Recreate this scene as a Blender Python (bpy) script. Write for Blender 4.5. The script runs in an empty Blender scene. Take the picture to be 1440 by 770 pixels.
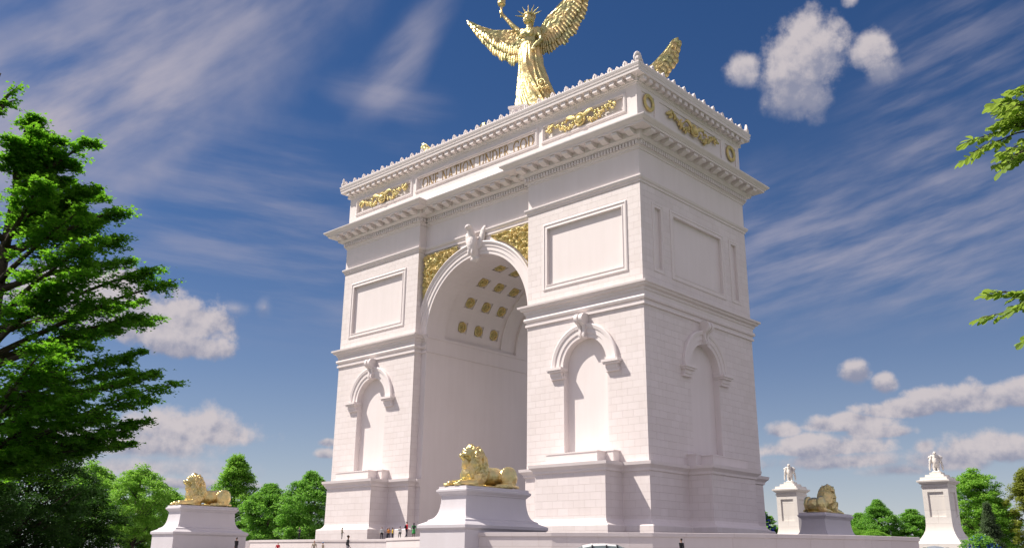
import bpy, bmesh, math, random
from mathutils import Vector, Matrix, Quaternion, noise
from mathutils.geometry import tessellate_polygon
R = random.Random(7)
PI = math.pi
sc = bpy.context.scene
COL = sc.collection

# ------------------------------------------------------------------ helpers
class MB:
    """collects shapes, links them as one mesh object"""
    def __init__(s): s.v = []; s.f = []; s.m = []
    def add(s, vs, fs, mi=0):
        o = len(s.v); s.v += [tuple(p) for p in vs]
        for f in fs: s.f.append([i+o for i in f]); s.m.append(mi)
    def box(s, x0, x1, y0, y1, z0, z1, mi=0, fr=None):
        vs = [(x, y, z) for z in (z0, z1) for y in (y0, y1) for x in (x0, x1)]
        if fr: vs = [fr(a, c, b) for a, b, c in vs]      # (u, n, v) -> frame(u, v, n)
        s.add(vs, [(0,2,3,1), (4,5,7,6), (0,1,5,4), (2,6,7,3), (0,4,6,2), (1,3,7,5)], mi)
    def prism(s, poly, fr, n0, n1, mi=0):
        k = len(poly)
        vs = [fr(u, v, n0) for u, v in poly] + [fr(u, v, n1) for u, v in poly]
        fs = [list(range(k, 2*k)), list(range(k-1, -1, -1))]
        fs += [(i, (i+1) % k, k+(i+1) % k, k+i) for i in range(k)]
        s.add(vs, fs, mi)
    def tube(s, pts, rad, n=8, mi=0):
        """round tube through pts, one radius per point, closed ends"""
        rings = []; up0 = None
        P = [Vector(p) for p in pts]
        for i, p in enumerate(P):
            d = (P[min(i+1, len(P)-1)] - P[max(i-1, 0)])
            if d.length < 1e-9: d = Vector((0, 0, 1))
            d.normalize()
            if up0 is None or abs(up0.dot(d)) > .98:
                up0 = Vector((0, 0, 1)) if abs(d.z) < .9 else Vector((1, 0, 0))
            a = d.cross(up0).normalized(); b = d.cross(a).normalized(); up0 = -b if False else up0
            r = rad[i] if hasattr(rad, '__len__') else rad
            rings.append([p + (a*math.cos(2*PI*k/n) + b*math.sin(2*PI*k/n))*r for k in range(n)])
        vs = [q for ring in rings for q in ring]; fs = []
        for i in range(len(P)-1):
            for k in range(n):
                fs.append((i*n+k, i*n+(k+1) % n, (i+1)*n+(k+1) % n, (i+1)*n+k))
        fs.append(list(range(n))[::-1]); fs.append([(len(P)-1)*n+k for k in range(n)])
        s.add(vs, fs, mi)
    def ball(s, c, r, nu=8, nv=6, mi=0, rot=None):
        r = r if hasattr(r, '__len__') else (r, r, r)
        vs = []; fs = []
        for j in range(nv+1):
            t = PI*j/nv
            for i in range(nu):
                a = 2*PI*i/nu
                p = Vector((math.sin(t)*math.cos(a)*r[0], math.sin(t)*math.sin(a)*r[1], math.cos(t)*r[2]))
                if rot is not None: p = rot @ p
                vs.append(p + Vector(c))
        for j in range(nv):
            for i in range(nu):
                q = [j*nu+i, (j+1)*nu+i, (j+1)*nu+(i+1) % nu, j*nu+(i+1) % nu]
                if j == 0: q = [q[0], q[1], q[2]]
                elif j == nv-1: q = [q[0], q[1], q[3]]
                fs.append(q)
        s.add(vs, fs, mi)
    def build(s, name, mats, parent=None, origin=(0, 0, 0), smooth=False, ang=None):
        me = bpy.data.meshes.new(name)
        o = Vector(origin)
        me.from_pydata([(p[0]-o.x, p[1]-o.y, p[2]-o.z) for p in s.v], [], s.f)
        mats = mats if isinstance(mats, (list, tuple)) else [mats]
        for m in mats: me.materials.append(m)
        me.polygons.foreach_set('material_index', s.m)
        if smooth or ang:
            me.polygons.foreach_set('use_smooth', [True]*len(me.polygons))
            if ang: me.set_sharp_from_angle(angle=math.radians(ang))
        me.update()
        ob = bpy.data.objects.new(name, me); COL.objects.link(ob)
        if parent: ob.parent = parent
        return ob

def tag(o, label=None, cat=None, group=None, kind=None):
    if label: o['label'] = label
    if cat: o['category'] = cat
    if group: o['group'] = group
    if kind: o['kind'] = kind
    return o
def thing(name, label, cat, loc=(0, 0, 0), rz=0, group=None):
    o = bpy.data.objects.new(name, None); COL.objects.link(o)
    o.empty_display_size = .3; o.location = loc; o.rotation_euler = (0, 0, rz)
    return tag(o, label, cat, group)
def copy_tree(o, loc=None, rz=None, scale=None, label=None, parent=None, group=None):
    c = o.copy(); COL.objects.link(c)
    if parent: c.parent = parent
    if loc is not None: c.location = loc
    if rz is not None: c.rotation_euler = (0, 0, rz)
    if scale is not None: c.scale = (scale, scale, scale) if not hasattr(scale, '__len__') else scale
    if label: c['label'] = label
    if group: c['group'] = group
    for ch in [k for k in KIDS(o)]: copy_tree(ch, parent=c)
    return c
def KIDS(o): return [k for k in list(o.children)]

def miter(path, closed):
    """outward offset directions for a plan path whose inside lies on its left"""
    n = len(path); out = []
    def nrm(a, b):
        d = Vector((b[0]-a[0], b[1]-a[1])).normalized(); return Vector((d.y, -d.x))
    for i in range(n):
        a = nrm(path[i-1], path[i]) if (closed or i > 0) else None
        b = nrm(path[i], path[(i+1) % n]) if (closed or i < n-1) else None
        if a is None: out.append(b)
        elif b is None: out.append(a)
        else: out.append((a+b)/(1+a.dot(b)))
    return out
def mould(mb, path, prof, closed=True, mi=0, mis=None):
    n = len(path); off = miter(path, closed); k = len(prof)
    vs = [(path[i][0]+off[i].x*d, path[i][1]+off[i].y*d, z) for i in range(n) for d, z in prof]
    m = n if closed else n-1
    for j in range(k-1):
        fs = []
        for i in range(m):
            a, b = i, (i+1) % n
            fs.append((a*k+j, b*k+j, b*k+j+1, a*k+j+1))
        mb.add(vs, fs, mis[j] if mis else mi) if j == 0 else mb_more(mb, fs, n*k, mis[j] if mis else mi)
    if not closed:
        for i in (0, n-1):
            mb.add([(path[i][0], path[i][1], prof[0][1])]+vs[i*k:(i+1)*k]+[(path[i][0], path[i][1], prof[-1][1])], [list(range(k+2))], mi)
def mb_more(mb, fs, nv, mi):
    o = len(mb.v)-nv
    for f in fs: mb.f.append([i+o for i in f]); mb.m.append(mi)
def cap(mb, path, z, mi=0):
    tr = tessellate_polygon([[Vector((p[0], p[1], 0)) for p in path]])
    mb.add([(p[0], p[1], z) for p in path], tr, mi)
def plate(mb, fr, outer, holes, depth, n=0, mi=0, mih=1):
    """wall face with recessed openings; holes = [(poly, depth, has_back)]"""
    loops = [outer]+[h[0] for h in holes]
    tr = tessellate_polygon([[Vector((u, v, 0)) for u, v in lp] for lp in loops])
    allp = [q for lp in loops for q in lp]
    mb.add([fr(u, v, n) for u, v in allp], tr, mi)
    k = len(outer)
    if depth:
        mb.add([fr(u, v, n) for u, v in outer]+[fr(u, v, n-depth) for u, v in outer],
               [(i, (i+1) % k, k+(i+1) % k, k+i) for i in range(k)], mi)
    for poly, d, back in holes:
        k = len(poly)
        mb.add([fr(u, v, n) for u, v in poly]+[fr(u, v, n-d) for u, v in poly],
               [(i, (i+1) % k, k+(i+1) % k, k+i) for i in range(k)], mih)
        if back:
            tr = tessellate_polygon([[Vector((u, v, 0)) for u, v in poly]])
            mb.add([fr(u, v, n-d) for u, v in poly], tr, mih)
def rect(u0, u1, v0, v1): return [(u0, v0), (u1, v0), (u1, v1), (u0, v1)]
def archpoly(cu, hw, v0, vs, n=24):
    return [(cu-hw, v0), (cu+hw, v0)]+[(cu+hw*math.cos(PI*i/n), vs+hw*math.sin(PI*i/n)) for i in range(n+1)]
def ring(mb, fr, cu, cv, prof, a0=0, a1=PI, n=40, mi=0):
    """moulding profile [(radius, n)] swept round an arch"""
    k = len(prof)
    vs = [fr(cu+r*math.cos(a0+(a1-a0)*i/n), cv+r*math.sin(a0+(a1-a0)*i/n), d) for i in range(n+1) for r, d in prof]
    fs = [(i*k+j, (i+1)*k+j, (i+1)*k+j+1, i*k+j+1) for i in range(n) for j in range(k-1)]
    mb.add(vs, fs, mi)
def frame_rect(mb, fr, u0, u1, v0, v1, prof, n=0, mi=0):
    """moulded rectangular frame; prof = [(inset, n)]"""
    k = len(prof); vs = []
    for su, sv in ((u0, v0), (u1, v0), (u1, v1), (u0, v1)):
        for ins, d in prof:
            uu = su+ins if su == u0 else su-ins
            vv = sv+ins if sv == v0 else sv-ins
            vs.append(fr(uu, vv, n+d))
    fs = [(i*k+j, ((i+1) % 4)*k+j, ((i+1) % 4)*k+j+1, i*k+j+1) for i in range(4) for j in range(k-1)]
    mb.add(vs, fs, mi)

def blob(parts, voxel, smooth=4, disp=None, fac=.5):
    """organic solid: capsules and ellipsoids fused into one continuous skin.
    parts: ('e', centre, radii, rot_euler) or ('c', p0, p1, r0, r1)"""
    mb = MB()
    for p in parts:
        if p[0] == 'e':
            rot = Matrix.Identity(3)
            if len(p) > 3:
                from mathutils import Euler
                rot = Euler(p[3]).to_matrix()
            mb.ball(p[1], p[2], 14, 10, rot=rot)
        else:
            _, a, b, r0, r1 = p
            a = Vector(a); b = Vector(b); L = max((b-a).length, 1e-6); k = max(2, int(L/max(min(r0, r1), .001)*1.2)+1); k = min(k, 14)
            mb.tube([a.lerp(b, i/k) for i in range(k+1)], [r0+(r1-r0)*i/k for i in range(k+1)], 12)
            mb.ball(a, r0, 12, 8); mb.ball(b, r1, 12, 8)
    me = bpy.data.meshes.new('t'); me.from_pydata(mb.v, [], mb.f)
    bm = bmesh.new(); bm.from_mesh(me); bmesh.ops.recalc_face_normals(bm, faces=bm.faces); bm.to_mesh(me); bm.free()
    ob = bpy.data.objects.new('t', me); COL.objects.link(ob)
    m = ob.modifiers.new('r', 'REMESH'); m.mode = 'VOXEL'; m.voxel_size = voxel; m.use_smooth_shade = True
    if smooth:
        s = ob.modifiers.new('s', 'SMOOTH'); s.iterations = smooth; s.factor = fac
    dg = bpy.context.evaluated_depsgraph_get(); dg.update()
    out = bpy.data.meshes.new_from_object(ob.evaluated_get(dg))
    bpy.data.objects.remove(ob); bpy.data.meshes.remove(me)
    if disp:
        nor = [v.normal.copy() for v in out.vertices]
        for v, nn in zip(out.vertices, nor):
            v.co = v.co + disp(v.co, nn)
    out.polygons.foreach_set('use_smooth', [True]*len(out.polygons))
    out.update()
    return out
def mesh_obj(name, me, mats, parent=None, loc=None):
    me.materials.clear()
    for m in (mats if isinstance(mats, (list, tuple)) else [mats]): me.materials.append(m)
    me.name = name
    o = bpy.data.objects.new(name, me); COL.objects.link(o)
    if parent: o.parent = parent
    if loc is not None: o.location = loc
    return o

# ------------------------------------------------------------------ materials
def newmat(name):
    m = bpy.data.materials.new(name); m.use_nodes = True
    nt = m.node_tree; b = nt.nodes['Principled BSDF']
    return m, nt, b
def nd(nt, t, **k):
    n = nt.nodes.new(t)
    for a, v in k.items():
        if a.startswith('i_'): n.inputs[a[2:].replace('_', ' ')].default_value = v
        else: setattr(n, a, v)
    return n
def simple(name, col, rough=.6, metal=0, nscale=None, namt=.12, bump=0, bscale=None, coat=0, spec=None):
    m, nt, b = newmat(name)
    b.inputs['Base Color'].default_value = (*col, 1); b.inputs['Roughness'].default_value = rough
    b.inputs['Metallic'].default_value = metal
    if coat: b.inputs['Coat Weight'].default_value = coat
    if spec is not None: b.inputs['Specular IOR Level'].default_value = spec
    tc = nd(nt, 'ShaderNodeTexCoord')
    if nscale:
        n = nd(nt, 'ShaderNodeTexNoise', i_Scale=nscale, i_Detail=5.0)
        nt.links.new(tc.outputs['Object'], n.inputs['Vector'])
        mx = nd(nt, 'ShaderNodeMix', data_type='RGBA')
        mx.inputs[6].default_value = (*[c*(1-namt) for c in col], 1); mx.inputs[7].default_value = (*[min(1, c*(1+namt)) for c in col], 1)
        nt.links.new(n.outputs['Fac'], mx.inputs[0]); nt.links.new(mx.outputs[2], b.inputs['Base Color'])
    if bump:
        n = nd(nt, 'ShaderNodeTexNoise', i_Scale=bscale or 5.0, i_Detail=6.0)
        nt.links.new(tc.outputs['Object'], n.inputs['Vector'])
        bp = nd(nt, 'ShaderNodeBump', i_Distance=bump)
        nt.links.new(n.outputs['Fac'], bp.inputs['Height']); nt.links.new(bp.outputs[0], b.inputs['Normal'])
    return m
STONE = (.79, .725, .705)
def stone_mat(name, blocks, col=STONE, bw=1.62, bh=.86, mortar=.020, dark=.84):
    m, nt, b = newmat(name); b.inputs['Roughness'].default_value = .62; b.inputs['Specular IOR Level'].default_value = .3
    L = nt.links.new
    tc = nd(nt, 'ShaderNodeTexCoord')
    n1 = nd(nt, 'ShaderNodeTexNoise', i_Scale=.22, i_Detail=6.0); L(tc.outputs['Object'], n1.inputs['Vector'])
    mp = nd(nt, 'ShaderNodeMapping'); mp.inputs['Scale'].default_value = (1.4, 1.4, .12)
    L(tc.outputs['Object'], mp.inputs['Vector'])
    n2 = nd(nt, 'ShaderNodeTexNoise', i_Scale=1.0, i_Detail=5.0); L(mp.outputs[0], n2.inputs['Vector'])
    add = nd(nt, 'ShaderNodeMath', operation='MULTIPLY_ADD'); add.inputs[1].default_value = .5; L(n2.outputs['Fac'], add.inputs[0])
    hm = nd(nt, 'ShaderNodeMath', operation='MULTIPLY'); hm.inputs[1].default_value = .5; L(n1.outputs['Fac'], hm.inputs[0]); L(hm.outputs[0], add.inputs[2])
    cr = nd(nt, 'ShaderNodeMix', data_type='RGBA')
    cr.inputs[6].default_value = (col[0]*.90, col[1]*.885, col[2]*.87, 1); cr.inputs[7].default_value = (min(1, col[0]*1.07), min(1, col[1]*1.07), min(1, col[2]*1.08), 1)
    L(add.outputs[0], cr.inputs[0])
    colout = cr.outputs[2]
    n3 = nd(nt, 'ShaderNodeTexNoise', i_Scale=9.0, i_Detail=4.0); L(tc.outputs['Object'], n3.inputs['Vector'])
    bp = nd(nt, 'ShaderNodeBump', i_Distance=.02, i_Strength=.4); L(n3.outputs['Fac'], bp.inputs['Height'])
    nout = bp.outputs[0]
    if blocks:
        geo = nd(nt, 'ShaderNodeNewGeometry'); sx = nd(nt, 'ShaderNodeSeparateXYZ'); L(geo.outputs['True Normal'], sx.inputs[0])
        ab = nd(nt, 'ShaderNodeMath', operation='ABSOLUTE'); L(sx.outputs[0], ab.inputs[0])
        gt = nd(nt, 'ShaderNodeMath', operation='GREATER_THAN'); gt.inputs[1].default_value = .6; L(ab.outputs[0], gt.inputs[0])
        so = nd(nt, 'ShaderNodeSeparateXYZ'); L(tc.outputs['Object'], so.inputs[0])
        mxu = nd(nt, 'ShaderNodeMix', data_type='FLOAT'); L(gt.outputs[0], mxu.inputs[0]); L(so.outputs[0], mxu.inputs[2]); L(so.outputs[1], mxu.inputs[3])
        cb = nd(nt, 'ShaderNodeCombineXYZ'); L(mxu.outputs[0], cb.inputs[0]); L(so.outputs[2], cb.inputs[1])
        br = nd(nt, 'ShaderNodeTexBrick'); br.offset = .5
        br.inputs['Scale'].default_value = 1.0; br.inputs['Brick Width'].default_value = bw; br.inputs['Row Height'].default_value = bh
        br.inputs['Mortar Size'].default_value = mortar; br.inputs['Mortar Smooth'].default_value = .4
        br.inputs['Color1'].default_value = (1, 1, 1, 1); br.inputs['Color2'].default_value = (.95, .943, .935, 1); br.inputs['Mortar'].default_value = (dark, dark*.97, dark*.95, 1)
        L(cb.outputs[0], br.inputs['Vector'])
        ml = nd(nt, 'ShaderNodeMix', data_type='RGBA', blend_type='MULTIPLY')
        lz = nd(nt, 'ShaderNodeMath', operation='LESS_THAN'); lz.inputs[1].default_value = 43.1; L(so.outputs[2], lz.inputs[0]); L(lz.outputs[0], ml.inputs[0])
        L(colout, ml.inputs[6]); L(br.outputs['Color'], ml.inputs[7]); colout = ml.outputs[2]
        b2 = nd(nt, 'ShaderNodeBump', i_Distance=.05, i_Strength=.6, invert=True); fm = nd(nt, 'ShaderNodeMath', operation='MULTIPLY'); L(br.outputs['Fac'], fm.inputs[0]); L(lz.outputs[0], fm.inputs[1]); L(fm.outputs[0], b2.inputs['Height']); L(nout, b2.inputs['Normal']); nout = b2.outputs[0]
    L(colout, b.inputs['Base Color']); L(nout, b.inputs['Normal'])
    return m
M = {}
M['block'] = stone_mat('white_stone_blocks', True)
M['stone'] = stone_mat('white_stone_plain', False)
M['pedestal'] = stone_mat('pedestal_stone', False, (.63, .60, .62))
M['pillar'] = stone_mat('pillar_stone', True, (.80, .76, .71), 3.2, 1.6, .02, .9)
def gold_mat(name, col=(.76, .56, .25), rough=.40, bscale=2.2, bd=.14, patina=.38, metal=.85):
    m, nt, b = newmat(name); L = nt.links.new
    b.inputs['Metallic'].default_value = metal; b.inputs['Roughness'].default_value = rough
    tc = nd(nt, 'ShaderNodeTexCoord')
    n = nd(nt, 'ShaderNodeTexNoise', i_Scale=bscale, i_Detail=5.0, i_Roughness=.6); L(tc.outputs['Object'], n.inputs['Vector'])
    v = nd(nt, 'ShaderNodeTexNoise', i_Scale=bscale*.3, i_Detail=3.0); L(tc.outputs['Object'], v.inputs['Vector'])
    rp = nd(nt, 'ShaderNodeValToRGB'); L(v.outputs['Fac'], rp.inputs[0])
    rp.color_ramp.elements[0].position = .38; rp.color_ramp.elements[1].position = .62
    rp.color_ramp.elements[0].color = (col[0]*(1-patina), col[1]*(1-patina*.55), col[2]*(1-patina*.4), 1); rp.color_ramp.elements[1].color = (*col, 1)
    L(rp.outputs[0], b.inputs['Base Color'])
    bp = nd(nt, 'ShaderNodeBump', i_Distance=bd, i_Strength=.8); L(n.outputs['Fac'], bp.inputs['Height']); L(bp.outputs[0], b.inputs['Normal'])
    return m
M['gold'] = gold_mat('gilded_bronze')
M['gold_fine'] = gold_mat('gilded_relief', (.78, .60, .26), .45, 5.0, .08, .25, .55)
M['letter'] = simple('gilded_letters', (.38, .235, .065), .5, .3, nscale=1.5)
M['gold_lion'] = gold_mat('gilded_lion', (.86, .65, .29), .28, 3.2, .09, .3, .82)

# ------------------------------------------------------------------ camera
CAM = Vector((59.886, -86.765, .330))
cr_ = Vector((.730548, .682765, .011450)); cu_ = Vector((.196525, -.226278, .954032)); cf_ = Vector((-.653970, .694716, .299487))
cam = bpy.data.objects.new('camera', bpy.data.cameras.new('camera')); COL.objects.link(cam)
mw = Matrix((cr_, cu_, -cf_)).transposed().to_4x4(); mw.translation = CAM
cam.matrix_world = mw
cam.data.sensor_width = 36; cam.data.lens = 36*1266.7/1440; cam.data.clip_start = .05; cam.data.clip_end = 6000
sc.camera = cam

# ------------------------------------------------------------------ light
SUNV = Vector((-1.25, -1.0, 2.1)).normalized()      # towards the sun
sun = bpy.data.objects.new('sun', bpy.data.lights.new('sun', 'SUN')); COL.objects.link(sun)
sun.rotation_euler = SUNV.to_track_quat('Z', 'Y').to_euler(); sun.location = (0, -60, 120)
sun.data.energy = 5.0; sun.data.angle = math.radians(.5); sun.data.color = (1, .93, .84)

def build_world():
    w = bpy.data.worlds.new('World'); sc.world = w; w.use_nodes = True
    nt = w.node_tree; L = nt.links.new
    bg = nt.nodes['Background']
    sky = nd(nt, 'ShaderNodeTexSky'); sky.sky_type = 'NISHITA'; sky.sun_disc = False
    sky.sun_elevation = math.asin(SUNV.z); sky.sun_rotation = math.atan2(SUNV.x, SUNV.y)
    sky.altitude = 300; sky.air_density = SKYAIR; sky.dust_density = .6; sky.ozone_density = 3.0
    def val(x):
        return x
    def mth(op, a, b=None, c=None, clamp=False):
        n = nt.nodes.new('ShaderNodeMath'); n.operation = op; n.use_clamp = clamp
        for i, x in enumerate((a, b, c)):
            if x is None: continue
            if isinstance(x, (int, float)): n.inputs[i].default_value = x
            else: L(x, n.inputs[i])
        return n.outputs[0]
    def sstep(x, a, b):
        n = nt.nodes.new('ShaderNodeMapRange'); n.interpolation_type = 'SMOOTHSTEP'
        L(x, n.inputs[0]); n.inputs[1].default_value = a; n.inputs[2].default_value = b
        return n.outputs[0]
    def noi(vec, scale, detail=6, rough=.55):
        n = nd(nt, 'ShaderNodeTexNoise', i_Scale=float(scale), i_Detail=float(detail), i_Roughness=rough); L(vec, n.inputs['Vector']); return n.outputs['Fac']
    tc = nd(nt, 'ShaderNodeTexCoord'); sp = nd(nt, 'ShaderNodeSeparateXYZ'); L(tc.outputs['Generated'], sp.inputs[0])
    X, Y, Z = sp.outputs
    fx = mth('ADD', mth('MULTIPLY', X, -.68543), mth('MULTIPLY', Y, .72814))
    fr = mth('ADD', mth('MULTIPLY', X, .72814), mth('MULTIPLY', Y, .68543))
    az = mth('ARCTAN2', fr, fx); el = mth('ARCSINE', Z)
    cv = nd(nt, 'ShaderNodeCombineXYZ'); L(az, cv.inputs[0]); L(el, cv.inputs[1]); P = cv.outputs[0]
    nb = noi(P, 27, 9, .60); nb2 = noi(P, 9, 4, .5)
    up = nd(nt, 'ShaderNodeVectorMath', operation='ADD'); up.inputs[1].default_value = (-.006, .010, 0); L(P, up.inputs[0])
    nbs = noi(up.outputs[0], 27, 9, .60)
    wob = mth('ADD', mth('MULTIPLY', mth('SUBTRACT', nb, .5), 2.3), mth('MULTIPLY', mth('SUBTRACT', nb2, .5), 1.0))
    dens = None; hgt = None; wsum = None
    for (a0, e0, sa, se, k) in CLOUDS:
        u = mth('MULTIPLY', mth('SUBTRACT', az, a0), 1/sa); v = mth('MULTIPLY', mth('SUBTRACT', el, e0), 1/se)
        # flat bases: squash the lower half
        vv = mth('MAXIMUM', v, mth('MULTIPLY', v, -1.7)) if k > 0 else v
        d = mth('SQRT', mth('ADD', mth('MULTIPLY', u, u), mth('MULTIPLY', vv, vv)))
        d = mth('SUBTRACT', 1.0, d)
        d = mth('MULTIPLY', mth('ADD', d, mth('MULTIPLY', wob, .68)), abs(k))
        dens = d if dens is None else mth('MAXIMUM', dens, d)
        w_ = sstep(d, -.6, .9); hh = mth('MULTIPLY', v, w_); hgt = hh if hgt is None else mth('ADD', hgt, hh); wsum = w_ if wsum is None else mth('ADD', wsum, w_)
    hgt = mth('DIVIDE', hgt, mth('ADD', wsum, .05))
    alpha = sstep(dens, -.08, .50)
    lit = mth('ADD', mth('MULTIPLY', mth('SUBTRACT', nb, nbs), 2.2), mth('MULTIPLY', hgt, .75))
    shade = sstep(lit, -.55, .50)
    core = nd(nt, 'ShaderNodeMix', data_type='RGBA'); core.inputs[6].default_value = (*CLOUD_DARK, 1); core.inputs[7].default_value = (*CLOUD_LIT, 1); L(shade, core.inputs[0])
    # high thin streaks
    mp = nd(nt, 'ShaderNodeMapping'); mp.vector_type = 'TEXTURE'; mp.inputs['Rotation'].default_value = (0, 0, math.radians(13)); mp.inputs['Scale'].default_value = (1, 1/5.5, 1); L(P, mp.inputs[0])
    s1 = noi(mp.outputs[0], 9, 8, .55)
    mp2 = nd(nt, 'ShaderNodeMapping'); mp2.vector_type = 'TEXTURE'; mp2.inputs['Rotation'].default_value = (0, 0, math.radians(36)); mp2.inputs['Scale'].default_value = (1, 1/3.4, 1); L(P, mp2.inputs[0])
    s2 = noi(mp2.outputs[0], 5, 7, .5)
    mp3 = nd(nt, 'ShaderNodeMapping'); mp3.vector_type = 'TEXTURE'; mp3.inputs['Rotation'].default_value = (0, 0, math.radians(-3)); mp3.inputs['Scale'].default_value = (1, 1/7, 1); L(P, mp3.inputs[0])
    s3 = noi(mp3.outputs[0], 4, 7, .55)
    def mask(a0, e0, sa, se, rot):
        c, s = math.cos(rot), math.sin(rot)
        du = mth('SUBTRACT', az, a0); dv = mth('SUBTRACT', el, e0)
        u = mth('MULTIPLY', mth('ADD', mth('MULTIPLY', du, c), mth('MULTIPLY', dv, s)), 1/sa)
        v = mth('MULTIPLY', mth('SUBTRACT', mth('MULTIPLY', dv, c), mth('MULTIPLY', du, s)), 1/se)
        d = mth('SQRT', mth('ADD', mth('MULTIPLY', u, u), mth('MULTIPLY', v, v)))
        d = mth('ADD', d, mth('MULTIPLY', mth('SUBTRACT', nb2, .5), .8))
        n = nt.nodes.new('ShaderNodeMapRange'); n.interpolation_type = 'SMOOTHSTEP'; L(d, n.inputs[0]); n.inputs[1].default_value = 1.15; n.inputs[2].default_value = .1
        return n.outputs[0]
    ci = mth('MULTIPLY', mask(-.45, .49, .36, .13, .66), mth('MULTIPLY', sstep(s2, .22, .66), .86))
    ci = mth('ADD', ci, mth('MULTIPLY', mask(-.50, .40, .13, .10, .3), mth('MULTIPLY', sstep(s2, .2, .7), .5)))
    ci = mth('ADD', ci, mth('MULTIPLY', mask(-.135, .54, .11, .034, .95), mth('MULTIPLY', sstep(s2, .30, .68), .55)))
    ci = mth('ADD', ci, mth('MULTIPLY', mask(-.16, .49, .09, .03, -.1), mth('MULTIPLY', sstep(s3, .3, .7), .30)))
    ci = mth('ADD', ci, mth('MULTIPLY', mask(.42, .32, .30, .105, .03), mth('MULTIPLY', sstep(s1, .26, .78), .66)))
    ci = mth('ADD', ci, mth('MULTIPLY', mask(.50, .47, .16, .10, .3), mth('MULTIPLY', sstep(s1, .32, .8), .36)))
    ci = mth('ADD', ci, mth('MULTIPLY', mask(-.25, .33, .38, .14, 0), mth('MULTIPLY', sstep(s3, .38, .75), .42)))
    ci = mth('MINIMUM', ci, .9)
    # whitening towards the horizon
    hz = mth('POWER', 2.718, mth('MULTIPLY', mth('MAXIMUM', el, 0.0), -9.0))
    b1 = nd(nt, 'ShaderNodeMix', data_type='RGBA'); b1.inputs[7].default_value = (*HORIZON, 1)
    tint = nd(nt, 'ShaderNodeMix', data_type='RGBA', blend_type='MULTIPLY'); tint.inputs[0].default_value = 1; tint.inputs[7].default_value = (*SKYTINT, 1); L(sky.outputs[0], tint.inputs[6])
    L(tint.outputs[2], b1.inputs[6]); L(mth('MINIMUM', hz, .8), b1.inputs[0])
    b2 = nd(nt, 'ShaderNodeMix', data_type='RGBA'); b2.inputs[7].default_value = (*CIRRUS, 1); L(b1.outputs[2], b2.inputs[6]); L(ci, b2.inputs[0])
    b3 = nd(nt, 'ShaderNodeMix', data_type='RGBA'); L(b2.outputs[2], b3.inputs[6]); L(core.outputs[2], b3.inputs[7]); L(mth('MULTIPLY', alpha, .93), b3.inputs[0])
    aa_ = mth('ABSOLUTE', az)  # unseen bright cloud banks added outside the view to lift the shaded sides
    fill_cov = mth('MULTIPLY', sstep(aa_, .75, 1.15), sstep(nb2, .30, .62)); fill_cov = mth('MULTIPLY', fill_cov, sstep(el, 1.35, .9)) if False else fill_cov
    b4 = nd(nt, 'ShaderNodeMix', data_type='RGBA'); L(b3.outputs[2], b4.inputs[6]); b4.inputs[7].default_value = (*FILL_CLOUD, 1); L(mth('MULTIPLY', fill_cov, .8), b4.inputs[0])
    L(b4.outputs[2], bg.inputs[0]); bg.inputs[1].default_value = SKYSTR
    w.cycles.sampling_method = 'NONE'
SKYAIR = 1.0; SKYSTR = .05
SKYTINT = (.42, .74, 1.12)
HORIZON = (10.6, 10.6, 10.6); CIRRUS = (7.0, 6.6, 7.8)
CLOUD_LIT = (9.6, 8.7, 8.9); CLOUD_DARK = (4.3, 4.5, 6.0); FILL_CLOUD = (13.4, 11.8, 13.0)
CLOUDS = [(.352,.520,.050,.044,-1),(.336,.482,.040,.034,-.8),(.366,.522,.042,.042,-1),(.335,.505,.042,.042,-1),(.280,.511,.024,.020,-.9),(.423,.512,.027,.022,-.9),(.434,.490,.020,.016,-.6),(.407,.563,.011,.007,-.7),
 (-.385,.224,.076,.044,1.4),(-.455,.236,.095,.052,1.4),(-.355,.205,.05,.022,1.2),(-.365,.204,.042,.015,1),
 (-.330,.118,.078,.028,1.1),(-.400,.102,.120,.024,.8),(-.394,.080,.14,.020,.45),
 (.372,.187,.018,.014,-1),(.397,.175,.015,.013,-1),
 (.360,.134,.050,.014,1.3),(.409,.146,.050,.014,1.4),(.465,.151,.062,.021,1.5),(.525,.152,.055,.021,1.5),(.386,.125,.036,.010,1.2),
 (.328,.110,.078,.017,1.3),(.292,.129,.020,.013,1),(.346,.096,.085,.014,.9),(.428,.109,.013,.010,-.8),(.492,.104,.062,.022,1.2),(.445,.094,.050,.018,1.0),(.405,.087,.05,.011,.6),
 (-.197,.115,.013,.006,-1),(-.199,.102,.015,.009,1),(-.308,.250,.016,.008,-.2),(-.277,.254,.009,.012,-.2),(-.352,.066,.101,.010,1),(.003,.085,.046,.012,1)]
build_world()
vs_ = sc.view_settings; vs_.view_transform = 'Standard'; vs_.look = 'None'; vs_.gamma = 1; vs_.exposure = .39
sc.cycles.use_denoising = True; sc.cycles.max_bounces = 7; sc.cycles.diffuse_bounces = 3; sc.cycles.glossy_bounces = 3
sc.cycles.transparent_max_bounces = 6; sc.cycles.use_adaptive_sampling = True; sc.cycles.adaptive_threshold = .02
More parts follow.
